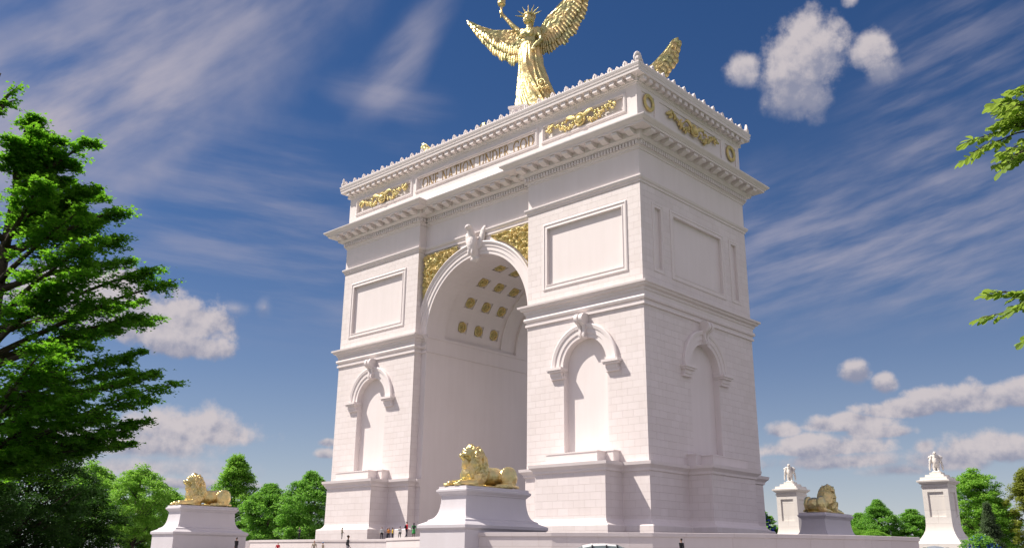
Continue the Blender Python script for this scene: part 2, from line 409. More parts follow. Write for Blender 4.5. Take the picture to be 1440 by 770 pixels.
# ------------------------------------------------------------------ the arch (local: centre of plan at x=y=0, z absolute)
CX, CY, Z0 = -30.275, 13.035, 2.4
HW, HD, BAY, OP, REC = 30.275, 13.035, 11.475, 10.375, 1.4
SPR = 32.3
O3 = (0, 0, Z0)
front = lambda u, v, n: (u, -HD-n, v)
back = lambda u, v, n: (-u, HD+n, v)
rside = lambda u, v, n: (HW+n, u, v)
lside = lambda u, v, n: (-HW-n, -u, v)
arch = thing('triumphal_arch', 'colossal white stone triumphal arch with one tall vault and gilded reliefs', 'arch', (CX, CY, Z0))
SB = [M['block'], M['stone']]
def pier_path(s):
    """plan of one pier from jamb to jamb, outside on the right; s=+1 right pier"""
    B = 5.2; U = 21.2; PJ = 3.2; SV = 5.0
    p = [(OP, -HD+REC), (BAY, -HD+REC), (BAY, -HD), (U-B, -HD), (U-B, -HD-PJ), (U+B, -HD-PJ), (U+B, -HD), (HW, -HD),
         (HW, -SV), (HW+PJ, -SV), (HW+PJ, SV), (HW, SV), (HW, HD), (U+B, HD), (U+B, HD+PJ), (U-B, HD+PJ), (U-B, HD), (BAY, HD), (BAY, HD-REC), (OP, HD-REC)]
    if s < 0: p = [(-x, y) for x, y in p][::-1]
    return p
def pier_plain(s):
    p = [(OP, -HD+REC), (BAY, -HD+REC), (BAY, -HD), (HW, -HD), (HW, HD), (BAY, HD), (BAY, HD-REC), (OP, HD-REC)]
    if s < 0: p = [(-x, y) for x, y in p][::-1]
    return p
def niche_surround(fr, cu, parent, n0=0.0):
    mb = MB(); hw = 3.45
    ring(mb, fr, cu, 23.3, [(hw, -.1), (hw, .18), (hw+.5, .18), (hw+.55, .30), (hw+1.15, .30), (hw+1.2, .42), (hw+1.6, .50), (hw+1.75, .42), (hw+1.75, -.1)], 0, PI, 32)
    for s in (-1, 1):       # impost blocks
        a, b = (cu+hw-.12, cu+hw+2.1) if s > 0 else (cu-hw-2.1, cu-hw+.12)
        for (v0, v1, e, d) in ((21.9, 22.25, -.10, .38), (22.25, 22.75, -.22, .5), (22.75, 23.0, 0, .78), (23.0, 23.32, .14, .95)):
            mb.box(a-e, b+e, -.5, d, v0, v1, 0, fr)
    o = mb.build('niche_arch', M['stone'], parent, O3)
    # scrolled keystone
    k = MB()
    side = []
    for i in range(15):
        t = i/14; a = -PI*.55+t*PI*1.45
        side.append((.75+.55*math.cos(a)*1.0, 28.9+.62*math.sin(a)))
    prof = [(-.2, 26.6), (.62, 26.7), (.72, 27.0), (.55, 27.5), (.62, 28.1), (.95, 28.35), (1.25, 28.6), (1.38, 28.95), (1.3, 29.35), (1.0, 29.62), (.5, 29.7), (-.2, 29.7)]
    def wid(v): return .40+(v-26.6)*.10
    for (w0, w1, e) in ((-1, -.25, .06), (-.25, .25, -.10), (.25, 1, .06)):
        n = len(prof); vsA = []; vsB = []
        for (d, v) in prof:
            dd = d+e if d > 0 else d
            vsA.append(fr(cu+wid(v)*w0, v, dd)); vsB.append(fr(cu+wid(v)*w1, v, dd))
        k.add(vsA+vsB, [(i, (i+1) % n, n+(i+1) % n, n+i) for i in range(n)]+[list(range(n)), list(range(2*n-1, n-1, -1))])
    k.build('niche_keystone', M['stone'], parent, O3, ang=50)
    # stepped sill
    q = MB()
    q.box(cu-5.0, cu+5.0, -.4, 1.25, 11.02, 12.28, 0, fr); q.box(cu-3.9, cu+3.9, 1.25, 2.9, 11.02, 12.15, 0, fr)
    q.box(cu-5.1, cu+5.1, -.4, 1.33, 12.28, 12.42, 0, fr); q.box(cu-4.0, cu+4.0, 1.33, 2.98, 12.15, 12.28, 0, fr)
    q.build('niche_sill', M['stone'], parent, O3)
PANPROF = [(-.12, -.05), (-.12, .10), (.02, .16), (.10, .16), (.16, .07), (.42, .07), (.50, .14), (.60, .14), (.62, -.05)]
def panel_frame(fr, u0, u1, v0, v1, parent, name='panel_frame', k=1.0):
    mb = MB(); frame_rect(mb, fr, u0, u1, v0, v1, [(a*k, b*k) for a, b in PANPROF]); return mb.build(name, M['stone'], parent, O3)
BASEPROF = [(1.0, 2.4), (1.0, 3.85), (.92, 3.95), (.72, 3.98), (.50, 4.08), (.28, 4.30), (.14, 4.62), (.12, 9.85), (.30, 9.95), (.33, 10.2), (.42, 10.32), (.72, 10.6), (.78, 10.95), (0, 11.02)]
STRING = [(0, 29.5), (.24, 29.55), (.24, 29.85), (.10, 29.9), (.12, 30.15), (.34, 30.22), (.42, 30.45), (.34, 30.68), (.16, 30.75), (.20, 31.25), (.36, 31.35), (.40, 31.6), (.72, 31.75), (.80, 31.95), (1.02, 32.05), (1.05, 32.3), (0, 32.36)]
for s in (1, -1):
    pier = MB()
    # walls: front, back, outer side
    for fr, sg in ((front, s), (back, -s)):
        a, b = (BAY, HW) if sg > 0 else (-HW, -BAY)
        cu = 21.175*sg
        pu = (14.4, 28.05) if sg > 0 else (-28.05, -14.4)
        plate(pier, fr, rect(a, b, 10.9, 50.4), [(archpoly(cu, 3.45, 12.3, 23.3), .85, True), (rect(pu[0]+.6, pu[1]-.6, 34.2+.6, 43.35-.6), .34, True)], 0, 0, 0, 1)
        q = a if sg > 0 else b
        pier.add([fr(q, 10.9, 0), fr(q, 50.4, 0), fr(q, 50.4, -REC), fr(q, 10.9, -REC)], [(0, 1, 2, 3)], 0)
    fr = rside if s > 0 else lside
    plate(pier, fr, rect(-HD, HD, 10.9, 50.4), [(archpoly(0, 3.45, 12.3, 23.3), .85, True), (rect(-6.5+.6, 6.5-.6, 34.8, 42.75), .34, True),
          (rect(-10.05, -8.75, 34.75, 42.8), .3, True), (rect(8.75, 10.05, 34.75, 42.8), .3, True)], 0, 0, 0, 1)
    po = pier.build('pier_wall', SB, arch, O3)
    base = MB(); path = pier_path(s)
    mould(base, path, BASEPROF, False, mis=[0]*1+[1]*5+[0]+[1]*6)
    cap(base, path, 11.02, 1)
    base.build('pier_base', SB, po, O3)
    sm = MB(); mould(sm, pier_plain(s), STRING, False)
    sm.build('string_course', M['stone'], po, O3, ang=35)
    for f2, sg in ((front, s), (back, -s)):
        niche_surround(f2, 21.175*sg, po)
        a, b = (14.4, 28.05) if sg > 0 else (-28.05, -14.4)
        panel_frame(f2, a, b, 34.2, 43.35, po)
    niche_surround(fr, 0, po)
    panel_frame(fr, -6.5, 6.5, 34.2, 43.35, po); panel_frame(fr, -10.5, -8.3, 34.3, 43.25, po, k=.7); panel_frame(fr, 8.3, 10.5, 34.3, 43.25, po, k=.7)
# central bays, with the opening
bay = MB()
for fr in (front, back):
    n = 48
    pl = [(-BAY, 2.4), (-OP, 2.4), (-OP, SPR)]+[(-OP*math.cos(PI*i/n), SPR+OP*math.sin(PI*i/n)) for i in range(1, n)]+[(OP, SPR), (OP, 2.4), (BAY, 2.4), (BAY, 50.4), (-BAY, 50.4)]
    plate(bay, fr, pl, [], 0, -REC, 0)
bo = bay.build('bay_wall', M['stone'], arch, O3)
# vault: jamb walls and a coffered barrel
v = MB(); YI = HD-REC
for s in (-1, 1):
    x = s*OP
    v.add([(x, -YI, 2.4), (x, YI, 2.4), (x, YI, 29.7), (x, -YI, 29.7)], [(0, 1, 2, 3)], 1)
    for (z0, z1, d) in ((29.7, 29.95, .14), (29.95, 31.9, .05), (31.9, 32.3, .16)):
        v.box(*((x-d, x+.02) if s > 0 else (x-.02, x+d)), -YI+.02, YI-.02, z0, z1, 1)
ys = [-YI, -7.9, -7.7, -5.6, -5.4]; angs = []
RY = [-3.85, -.25, 3.3]; RA = [14, 35, 55.5, 76, 104, 124.5, 145, 166]
yb = [-YI, -7.9, -5.3]
for c in RY: yb += [c-.98, c+.98]
yb += [5.0, 8.2, YI]
ab = [0, 3]
for c in RA: ab += [c-4.7, c+4.7]
ab += [177, 180]
aa = []                                     # subdivide for roundness
for i in range(len(ab)-1):
    k = max(1, int((ab[i+1]-ab[i])/3.4)); aa += [ab[i]+(ab[i+1]-ab[i])*j/k for j in range(k)]
aa.append(180)
def rad_at(am, ym):
    if abs(ym-0) > 7.9 or ym > 8.2 or ym < -7.9: return OP
    if ym < -5.3 or ym > 5.0: return OP+.40
    if am < 3 or am > 177: return OP+.40
    for c in RY:
        for a in RA:
            if abs(ym-c) < .98 and abs(am-a) < 4.7: return OP+1.0
    return OP+.72
def pol(a, y, r): return (r*math.cos(math.radians(a)), y, SPR+r*math.sin(math.radians(a)))
na, ny = len(aa)-1, len(yb)-1
rr = [[rad_at((aa[i]+aa[i+1])/2, (yb[j]+yb[j+1])/2) for j in range(ny)] for i in range(na)]
for i in range(na):
    for j in range(ny):
        r = rr[i][j]; a0, a1, y0, y1 = aa[i], aa[i+1], yb[j], yb[j+1]
        v.add([pol(a0, y0, r), pol(a1, y0, r), pol(a1, y1, r), pol(a0, y1, r)], [(0, 1, 2, 3)], 1)
        if j+1 < ny and rr[i][j+1] != r:
            q = rr[i][j+1]; v.add([pol(a0, y1, r), pol(a1, y1, r), pol(a1, y1, q), pol(a0, y1, q)], [(0, 1, 2, 3)], 1)
        if i+1 < na and rr[i+1][j] != r:
            q = rr[i+1][j]; v.add([pol(a1, y0, r), pol(a1, y1, r), pol(a1, y1, q), pol(a1, y0, q)], [(0, 1, 2, 3)], 1)
vo = v.build('vault', SB, arch, O3)
# rosettes: one, then copies
ro = MB()
for k in range(20):
    a0, a1 = 2*PI*k/20, 2*PI*(k+1)/20
    for j in range(8):
        b0, b1 = 2*PI*j/8, 2*PI*(j+1)/8
        def T(a, b): 
            rr_ = .74+.16*math.cos(b)+.05*math.cos(8*a); return (rr_*math.cos(a), rr_*math.sin(a), .12+.16*math.sin(b))
        ro.add([T(a0, b0), T(a1, b0), T(a1, b1), T(a0, b1)], [(0, 1, 2, 3)])
for k in range(8):
    a = 2*PI*k/8
    ro.ball((.36*math.cos(a), .36*math.sin(a), .14), (.26, .13, .16), 8, 6, rot=Matrix.Rotation(a, 3, 'Z'))
ro.ball((0, 0, .3), (.2, .2, .2), 8, 6)
ros = None
for a in RA:
    for y in RY:
        p = Vector(pol(a, y, OP+.98)); inward = Vector((-math.cos(math.radians(a)), 0, -math.sin(math.radians(a))))
        if ros is None: o = ro.build('rosette', M['gold_fine'], vo, smooth=True); ros = o
        else: o = ros.copy(); COL.objects.link(o); o.parent = vo
        o.location = (p.x, p.y, p.z-Z0); o.rotation_euler = inward.to_track_quat('Z', 'Y').to_euler(); o.scale = (.98, .98, 1.1)
# archivolts, spandrel frames, keystones
for fr in (front, back):
    f1 = (lambda g: (lambda u, v_, n: g(u, v_, n-REC)))(fr)
    mb = MB()
    ring(mb, f1, 0, SPR, [(OP-.02, -.3), (OP-.02, .18), (OP+.45, .18), (OP+.5, .30), (OP+1.05, .30), (OP+1.1, .42), (OP+1.45, .42), (OP+1.5, .55), (OP+1.72, .66), (OP+1.9, .55), (OP+1.9, -.1)], 0, PI, 64)
    mb.build('archivolt', M['stone'], bo, O3, ang=35)
    mb = MB(); 
    mb.box(-BAY+.01, BAY-.01, -.1, .22, 45.25, 45.45, 0, f1)
    mb.build('spandrel_molding', M['stone'], bo, O3)
    # gilded spandrel reliefs: crowded figures in high relief
    for s in (-1, 1):
        g = MB(); N = 150; M_ = 150; idx = {}
        def inside(u, w): return math.hypot(u, w-SPR) > OP+2.05 and w < 45.05 and BAY-.12 > u > 3.6
        U0, U1, V0, V1 = 3.6, BAY-.1, 35.6, 45.05
        for i in range(N+1):
            for j in range(M_+1):
                u = U0+(U1-U0)*i/N; w = V0+(V1-V0)*j/M_
                if not inside(u, w): continue
                e = min(1, min(math.hypot(u, w-SPR)-(OP+2.05), 45.05-w, BAY-.12-u)*3+.15)
                q = Vector((u*.75+s*9, w*.75, 3.1*s))
                h = .5-abs(noise.noise(q*2.1))*1.5+.9*(.35-abs(noise.noise(q*4.7)))+.5*noise.noise(q*10)
                h = max(-.12, .30+.60*h)*e-(.12 if e < .5 and h < .1 else 0)
                idx[(i, j)] = len(g.v); g.v.append(f1(u*s, w, .06+h))
        for i in range(N):
            for j in range(M_):
                k = [(i, j), (i+1, j), (i+1, j+1), (i, j+1)]
                if all(t in idx for t in k): g.f.append([idx[t] for t in k]); g.m.append(0)
        g.build('spandrel_relief', M['gold_fine'], bo, O3, smooth=True)
    # white eagle on a console as keystone
    def kd(co, nn): return nn*(.04*noise.noise(co*2.2)+.05*(.3-abs(noise.noise(Vector((co.x*4, co.y*4, co.z*1.2))))))
    P_ = [('c', (0, 0, -2.3), (0, -.9, -.4), .75, 1.15), ('e', (0, -1.25, .5), (1.25, 1.0, 1.9)), ('c', (0, -1.3, 1.9), (-.1, -1.9, 3.1), .85, .62),
          ('e', (-.15, -2.15, 3.5), (.62, .85, .58)), ('c', (-.2, -2.8, 3.45), (-.22, -3.15, 3.0), .26, .10),
          ('e', (1.9, -.4, 1.5), (.75, .5, 2.3), (0, .30, 0)), ('e', (2.4, -.2, 2.9), (.5, .35, 1.0), (0, .15, 0)), ('e', (-1.9, -.4, 1.3), (.7, .5, 2.1), (0, -.30, 0)),
          ('e', (0, -.2, -2.4), (1.3, .8, .5)), ('c', (-.5, -1.6, -1.0), (-.5, -1.7, -1.7), .32, .26), ('c', (.5, -1.6, -1.0), (.5, -1.7, -1.7), .32, .26)]
    me = blob(P_, .10, 6, kd)
    o = mesh_obj('keystone', me, M['stone'], bo); o.location = (0, fr(0, 0, -REC+.1)[1], 43.9-Z0); o.rotation_euler = (0, 0, 0 if fr is front else PI); o.scale = (.72, .74, .78)
# entablature
ent = [(-HW, -HD), (-BAY, -HD), (-BAY, -HD+REC), (BAY, -HD+REC), (BAY, -HD), (HW, -HD), (HW, HD), (BAY, HD), (BAY, HD-REC), (-BAY, HD-REC), (-BAY, HD), (-HW, HD)]
mb = MB()
mould(mb, ent, [(0, 45.45), (.12, 45.5), (.14, 45.75), (.30, 45.85), (.42, 46.1), (.42, 46.28), (.02, 46.34)])
mb.build('frieze_molding', M['stone'], arch, O3)
co = MB()
mould(co, ent, [(0, 49.95), (.14, 50.0), (.16, 50.18), (.34, 50.3), (.36, 51.02), (.62, 51.06), (.66, 51.16), (.95, 51.34), (.98, 51.4), (1.0, 52.02), (1.12, 52.04),
                (2.42, 52.05), (2.44, 52.3), (2.56, 52.34), (2.60, 52.42), (2.72, 52.52), (2.92, 52.66), (3.0, 52.78), (3.02, 52.92), (.2, 53.15), (-1.5, 53.2)])
def along(path, spacing, fn, inset=.0):
    off = miter(path, True); n = len(path)
    for i in range(n):
        a = Vector(path[i]); b = Vector(path[(i+1) % n]); d = b-a; L_ = d.length; d.normalize(); nrm = Vector((d.y, -d.x))
        # room at each corner
        k = max(1, int(round((L_-2*inset)/spacing)))
        for j in range(k):
            t = inset+(L_-2*inset)*(j+.5)/k
            fn(a+d*t, d, nrm, (L_-2*inset)/k)
def rbox(mb, c, d, nrm, hw, n0, n1, z0, z1, mi=0):
    vs = [(c.x+d.x*u+nrm.x*q, c.y+d.y*u+nrm.y*q, z) for z in (z0, z1) for q in (n0, n1) for u in (-hw, hw)]
    mb.add(vs, [(0,2,3,1), (4,5,7,6), (0,1,5,4), (2,6,7,3), (0,4,6,2), (1,3,7,5)], mi)
coo = co.build('main_cornice', M['stone'], arch, O3)
de = MB()
along(ent, .50, lambda c, d, n_, w: rbox(de, c, d, n_, w*.32, .3, .60, 50.42, 50.98), -.3)
de.build('dentil_course', M['stone'], coo, O3)
mo = MB()
def modil(c, d, n_, w):
    hw = .46
    prof = [(.95, 51.45), (1.45, 51.42), (1.75, 51.52), (2.05, 51.62), (2.22, 51.66), (2.27, 51.8), (2.27, 52.0), (.95, 52.0)]
    k = len(prof); vs = []
    for u in (-hw, hw):
        for q, z in prof: vs.append((c.x+d.x*u+n_.x*q, c.y+d.y*u+n_.y*q, z))
    mo.add(vs, [(i, (i+1) % k, k+(i+1) % k, k+i) for i in range(k)]+[list(range(k)), list(range(2*k-1, k-1, -1))])
    # rosette coffer between two brackets
    c2 = c+d*(w/2)
    mo.ball((c2.x+n_.x*1.7, c2.y+n_.y*1.7, 52.05), (.3, .3, .13), 8, 4)
along(ent, 2.05, modil, -.9)
mo.build('modillion_course', M['stone'], coo, O3)
# attic
att = MB(); AW, AD = HW-.02, HD-.02
af = lambda u, v_, n: (u, -AD-n, v_)
ab_ = lambda u, v_, n: (-u, AD+n, v_)
ar = lambda u, v_, n: (AW+n, u, v_)
al = lambda u, v_, n: (-AW-n, -u, v_)
pans = [(-28.3, -13.85), (-12.85, 13.1), (14.05, 28.45)]
PZ = (55.72, 58.42)
for fr in (af, ab_): plate(att, fr, rect(-AW, AW, 52.9, 60.0), [(rect(a+.45, b-.45, PZ[0]+.4, PZ[1]-.35), .32, True) for a, b in pans], 0, 0, 1, 1)
for fr in (ar, al): plate(att, fr, rect(-AD, AD, 52.9, 60.0), [(rect(-7.9, 7.9, 55.7, 58.6), .14, True), (rect(-12.0, -9.0, 55.7, 58.6), .12, True), (rect(9.0, 12.0, 55.7, 58.6), .12, True)], 0, 0, 1, 1)
cap(att, [(-AW, -AD), (AW, -AD), (AW, AD), (-AW, AD)], 61.0, 1)
cap(att, [(-AW, -AD), (AW, -AD), (AW, AD), (-AW, AD)], 52.95, 1)
ao = att.build('attic_wall', SB, arch, O3)
for fr in (af, ab_):
    for a, b in pans:
        mb = MB(); frame_rect(mb, fr, a, b, *PZ, [(-.1, -.02), (-.1, .12), (.06, .2), (.2, .2), (.26, .05), (.38, .05), (.42, .10), (.46, -.05)]); mb.build('panel_frame', M['stone'], ao, O3)
rp = [(-AW, -AD), (AW, -AD), (AW, AD), (-AW, AD)]
mb = MB(); mould(mb, rp, [(0, 54.75), (.10, 54.7), (.22, 54.5), (.25, 53.9), (.45, 53.6), (.5, 52.9)][::-1])
mb.build('attic_plinth', M['stone'], ao, O3)
mb = MB()
mould(mb, rp, [(0, 59.2), (.10, 59.25), (.12, 59.45), (.26, 59.52), (.30, 60.10), (.42, 60.14), (.50, 60.2), (1.25, 60.25), (1.28, 60.62), (1.36, 60.7), (1.38, 60.86), (1.30, 60.92), (1.38, 61.05), (1.46, 61.3), (1.46, 61.42), (.9, 61.5), (-.6, 61.5), (-.6, 60.9)])
along(rp, 1.38, lambda c, d, n_, w: rbox(mb, c, d, n_, w*.27, .28, 1.05, 59.62, 60.2), -.2)
mb.build('attic_cornice', M['stone'], ao, O3)
cs = MB()
def crest(c, d, n_, w, big):
    hh, ww = (.86, .33) if big else (.50, .18)
    if big:
        lobes = [(-.95, .30), (-1.0, .55), (-.66, .62), (-.62, .86), (-.22, .88), (0, 1.06), (.22, .88), (.62, .86), (.66, .62), (1.0, .55), (.95, .30), (.6, .05), (-.6, .05)]
    else: lobes = [(-.6, .3), (-1, .62), (-.5, .95), (0, 1.0), (.5, .95), (1, .62), (.6, .3), (.4, .02), (-.4, .02)]
    fr = lambda u, v_, n: (c.x+d.x*u+n_.x*n, c.y+d.y*u+n_.y*n, v_)
    cs.prism([(a*ww, 61.5+b*hh) for a, b in lobes], fr, .82, 1.18)
    cs.ball((c.x+n_.x*1.2, c.y+n_.y*1.2, 61.5+hh*.45), (ww*.42, ww*.42, hh*.36), 6, 4)
cnt = [0]
def cfn(c, d, n_, w):
    cnt[0] += 1; crest(c, d, n_, w, cnt[0] % 2)
    for q in (-.3, .02, .32):    # bead-and-leaf band under the crest
        cs.ball((c.x+d.x*w*q+n_.x*1.3, c.y+d.y*w*q+n_.y*1.3, 61.42+R.uniform(-.05, .05)), (.19, .19, .22), 6, 4)
along(rp, 1.25, cfn, -.9)
for x, y in rp:
    sx, sy = (1 if x > 0 else -1), (1 if y > 0 else -1)
    for k in range(7):
        a = math.radians(-75+25*k)
        dx, dy = -sy*sx*.7071*1.0, .7071*1.0
        tx, ty = (.7071*sy, -.7071*sx)
        cs.ball((x+sx*1.0+tx*math.sin(a)*.42, y+sy*1.0+ty*math.sin(a)*.42, 62.0+math.cos(a)*.72), (.17, .17, .42), 6, 5)
    cs.ball((x+sx*1.0, y+sy*1.0, 61.9), (.42, .42, .5), 8, 6)
cs.build('roof_cresting', M['stone'], ao, O3)
rf = MB()
def rloft(mb, cx, cy, prof, rz=0, mi=0, hx0=0, hy0=0):
    """square-plan solid: prof=[(half, z)], extra half sizes hx0, hy0"""
    n = len(prof); vs = []; c, s = math.cos(rz), math.sin(rz)
    for h, z in prof:
        for a, b in ((-1, -1), (1, -1), (1, 1), (-1, 1)):
            x, y = a*(h+hx0), b*(h+hy0); vs.append((cx+x*c-y*s, cy+x*s+y*c, z))
    fs = [(i*4+j, i*4+(j+1) % 4, (i+1)*4+(j+1) % 4, (i+1)*4+j) for i in range(n-1) for j in range(4)]
    fs += [(3, 2, 1, 0), tuple((n-1)*4+j for j in range(4))]
    mb.add(vs, fs, mi)
STX, STY, STZ, STR = -.9, .5, 73.3, math.radians(24)
rloft(rf, STX, STY, [(5, 60.8), (5, 62.5), (4.0, 62.9), (2.6, 63.8), (2.5, 70.6), (2.7, 70.9), (2.7, 71.3)], STR)
rf.build('statue_plinth', M['stone'], ao, O3)
EGL = [(-18.6, 0, 63.1), (20.7, 0, 64.6)]
for x, y, z in EGL:
    b = MB(); rloft(b, x, y, [(3.2, 60.9), (3.2, 61.6), (2.7, 61.9), (2.5, z-.5), (2.8, z-.4), (2.8, z)]); b.build('eagle_plinth', M['stone'], ao, O3)
# inscription: serif capitals cut as solid strokes
def letters(text, x0, x1, z0, H, fr):
    TK, TN, SF = .098, .040, .030
    def bar(a, b, w):       # stroke centreline, width measured horizontally
        return [(a[0]-w/2, a[1]), (b[0]-w/2, b[1]), (b[0]+w/2, b[1]), (a[0]+w/2, a[1])]
    def ser(x, y, w=.24): return [(x-w/2, y-SF/2+SF/2), (x+w/2, y-SF/2+SF/2), (x+w/2, y+SF+SF/2*0), (x-w/2, y+SF)]
    def sb(x, w=.24): return [(x-w/2, 0), (x+w/2, 0), (x+w/2, SF), (x-w/2, SF)]
    def st(x, w=.24): return [(x-w/2, 1-SF), (x+w/2, 1-SF), (x+w/2, 1), (x-w/2, 1)]
    def arc(cx, cy, rx, ry, a0, a1, tk=TK, tn=TN, n=28):
        out = []
        for i in range(n):
            q = []
            for t in (i/n, (i+1)/n):
                a = math.radians(a0+(a1-a0)*t); w = tn+(tk-tn)*abs(math.cos(a))**1.5
                q.append(((cx+rx*math.cos(a), cy+ry*math.sin(a)), (cx+(rx-w)*math.cos(a), cy+(ry-w)*math.sin(a))))
            out.append([q[0][0], q[1][0], q[1][1], q[0][1]])
        return out
    G = {
     'O': (.92, arc(.46, .5, .44, .515, 0, 360, n=40)),
     'N': (.88, [bar((.12, 0), (.12, 1), TN), bar((.76, 0), (.76, 1), TN), bar((.09+.05, 1), (.76-.045, 0), TK+.03), sb(.12), st(.08, .2), st(.76)]),
     'E': (.62, [bar((.16, 0), (.16, 1), TK), [(.1, 0), (.56, 0), (.56, TN), (.1, TN)], [(.1, 1-TN), (.53, 1-TN), (.53, 1), (.1, 1)], [(.2, .5), (.45, .5), (.45, .5+TN), (.2, .5+TN)],
                 [(.55, 0), (.58, .2), (.55, .2), (.50, .04)], [(.52, 1), (.55, .82), (.52, .82), (.47, .96)], [(.44, .42), (.47, .42), (.47, .64), (.44, .64)], sb(.12, .16), st(.12, .16)]),
     'A': (.84, [bar((.10, 0), (.42, 1), TN), bar((.72, 0), (.40, 1), TK), [(.2, .33), (.62, .33), (.60, .38), (.22, .38)], sb(.10, .22), sb(.73, .25)]),
     'T': (.76, [bar((.38, 0), (.38, 1), TK), [(.04, 1-TN), (.72, 1-TN), (.72, 1), (.04, 1)], [(.04, 1), (.02, .8), (.05, .8), (.10, .96)], [(.72, 1), (.74, .8), (.71, .8), (.66, .96)], sb(.38, .28)]),
     'I': (.34, [bar((.17, 0), (.17, 1), TK), sb(.17, .27), st(.17, .27)]),
     'U': (.84, [bar((.16, .3), (.16, 1), TK), bar((.70, .3), (.70, 1), TN), st(.16, .27), st(.70, .22)]+arc(.4125, .30, .3125, .32, 180, 360, TK, TN, 20)),
     'D': (.88, [bar((.17, 0), (.17, 1), TK), [(.1, 0), (.4, 0), (.4, TN), (.1, TN)], [(.1, 1-TN), (.4, 1-TN), (.4, 1), (.1, 1)], sb(.14, .2), st(.14, .2)]+arc(.38, .5, .44, .5, -90, 90)),
     'R': (.76, [bar((.17, 0), (.17, 1), TK), [(.1, 1-TN), (.36, 1-TN), (.36, 1), (.1, 1)], [(.2, .48), (.36, .48), (.36, .48+TN), (.2, .48+TN)], sb(.17, .27), st(.14, .2), bar((.70, 0), (.34, .5), TK), sb(.72, .2)]+arc(.35, .74, .25, .26, -90, 90, TK, TN, 16)),
     'G': (.88, arc(.48, .5, .44, .515, 48, 318)+[bar((.76, .06), (.76, .42), TK), st(.76, .01), [(.62, .42), (.88, .42), (.88, .455), (.62, .455)], [(.74, .94), (.78, .94), (.78, .74), (.76, .74)]]),
     ' ': (.34, [])}
    W = sum(G[c][0]+.13 for c in text)-.13; sx = (x1-x0)/W; mb = MB(); x = x0; k = 0
    for c in text:
        for poly in G[c][1]:
            k += 1
            mb.prism([(x+px*sx, z0+pz*H) for px, pz in poly], fr, -.36, -.255+.0006*(k % 37))
        x += (G[c][0]+.13)*sx
    return mb
letters('ONE NATION UNDER GOD', -41.96-CX, -18.1-CX, 56.15, 1.75, af).build('inscription', M['letter'], ao, O3)
# gilded garlands and wreaths
def garland(fr, u0, u1, zc, parent, seed, H=1.9):
    rg = random.Random(seed); g = MB(); uc = (u0+u1)/2; w = (u1-u0)/2
    def B(u, z, n, r, e=1.0):
        p = fr(u, z, n); g.ball(p, (r*rg.uniform(.7, 1.3), r*rg.uniform(.7, 1.3), r*rg.uniform(.7, 1.2)*e), 6, 5)
    for k in range(150):       # swags
        s = rg.choice((-1, 1)); t = rg.random(); u = uc+s*(.2*w+.8*w*t)
        z = zc-.35*H*math.sin(t*PI*2.0)*.8-.1+rg.gauss(0, .09)*H*(1.1-.4*t)+ (.18*H if t > .78 else 0)
        B(u+rg.gauss(0, .08), z, .05+rg.uniform(0, .28), .17)
    for s in (-1, 1):          # knots
        for t in (.48, .92):
            for k in range(12):
                a = rg.uniform(0, 2*PI); B(uc+s*w*t+.34*math.cos(a), zc+.1*H+.34*math.sin(a), .2, .17)
    for k in range(22):        # medallion
        a = 2*PI*k/22; B(uc+.80*math.cos(a), zc+.80*math.sin(a), .3, .17)
    g.ball(fr(uc, zc, .22), (.62, .62, .62), 10, 6)
    for s in (-1, 1):          # spread wings
        for k in range(9):
            t = k/8; g.tube([fr(uc+s*.5, zc+.1, .3), fr(uc+s*(.9+1.3*t), zc+.55+.45*math.sin(t*2.2)-.1*t, .42), fr(uc+s*(1.1+1.5*t), zc+1.0-.75*t, .25)], [.15, .14, .04], 6)
    return g.build('garland', M['gold_fine'], parent, O3, smooth=True)
for fr in (af, ab_):
    garland(fr, 15.1, 27.0, 57.05, ao, 3); garland(fr, -27.3, -15.0, 57.05, ao, 4)
for fr in (ar, al): garland(fr, -6.1, 6.6, 57.2, ao, 5, 2.2)
def wreath(fr, u, z, parent, seed):
    rg = random.Random(seed); g = MB()
    for k in range(40):
        a = 2*PI*k/40
        for r in (.86, 1.08):
            p = fr(u+r*math.cos(a+.05*r), z+1.02*r*math.sin(a+.05*r), .12); g.ball(p, (.16, .16, .16), 6, 5)
    return g.build('wreath', M['gold_fine'], parent, O3, smooth=True)
for fr in (ar, al): wreath(fr, -10.45, 57.35, ao, 1); wreath(fr, 10.45, 57.35, ao, 2)
# ------------------------------------------------------------------ ground
def patch(name, mat, x0, x1, y0, y1, z):
    g = MB(); g.add([(x0, y0, z), (x1, y0, z), (x1, y1, z), (x0, y1, z)], [(0, 1, 2, 3)]); return tag(g.build(name, mat), kind='structure')
GRASS = simple('lawn_grass', (.05, .085, .02), .95, nscale=.15, namt=.35, bump=.05, bscale=8)
patch('lawn', GRASS, -3000, 3000, -3000, 3000, -.012)
def disc(name, mat, r0, r1, z, n=96):
    g = MB(); vs = []
    for i in range(n):
        a = 2*PI*i/n
        for r in (r0, r1): vs.append((CX+r*math.cos(a), CY+r*math.sin(a), z))
    g.add(vs, [(2*i, 2*i+1, 2*((i+1) % n)+1, 2*((i+1) % n)) for i in range(n)]); return tag(g.build(name, mat), kind='structure')
M['terr'] = stone_mat('terrace_stone', True, (.70, .64, .63), 2.4, 1.2, .02, .9)
disc('pavement', stone_mat('paving', False, (.25, .235, .23)), .5, 92, .0)
disc('road', simple('asphalt', (.055, .055, .058), .85, nscale=.3, bump=.01, bscale=30), 92, 112, -.004)
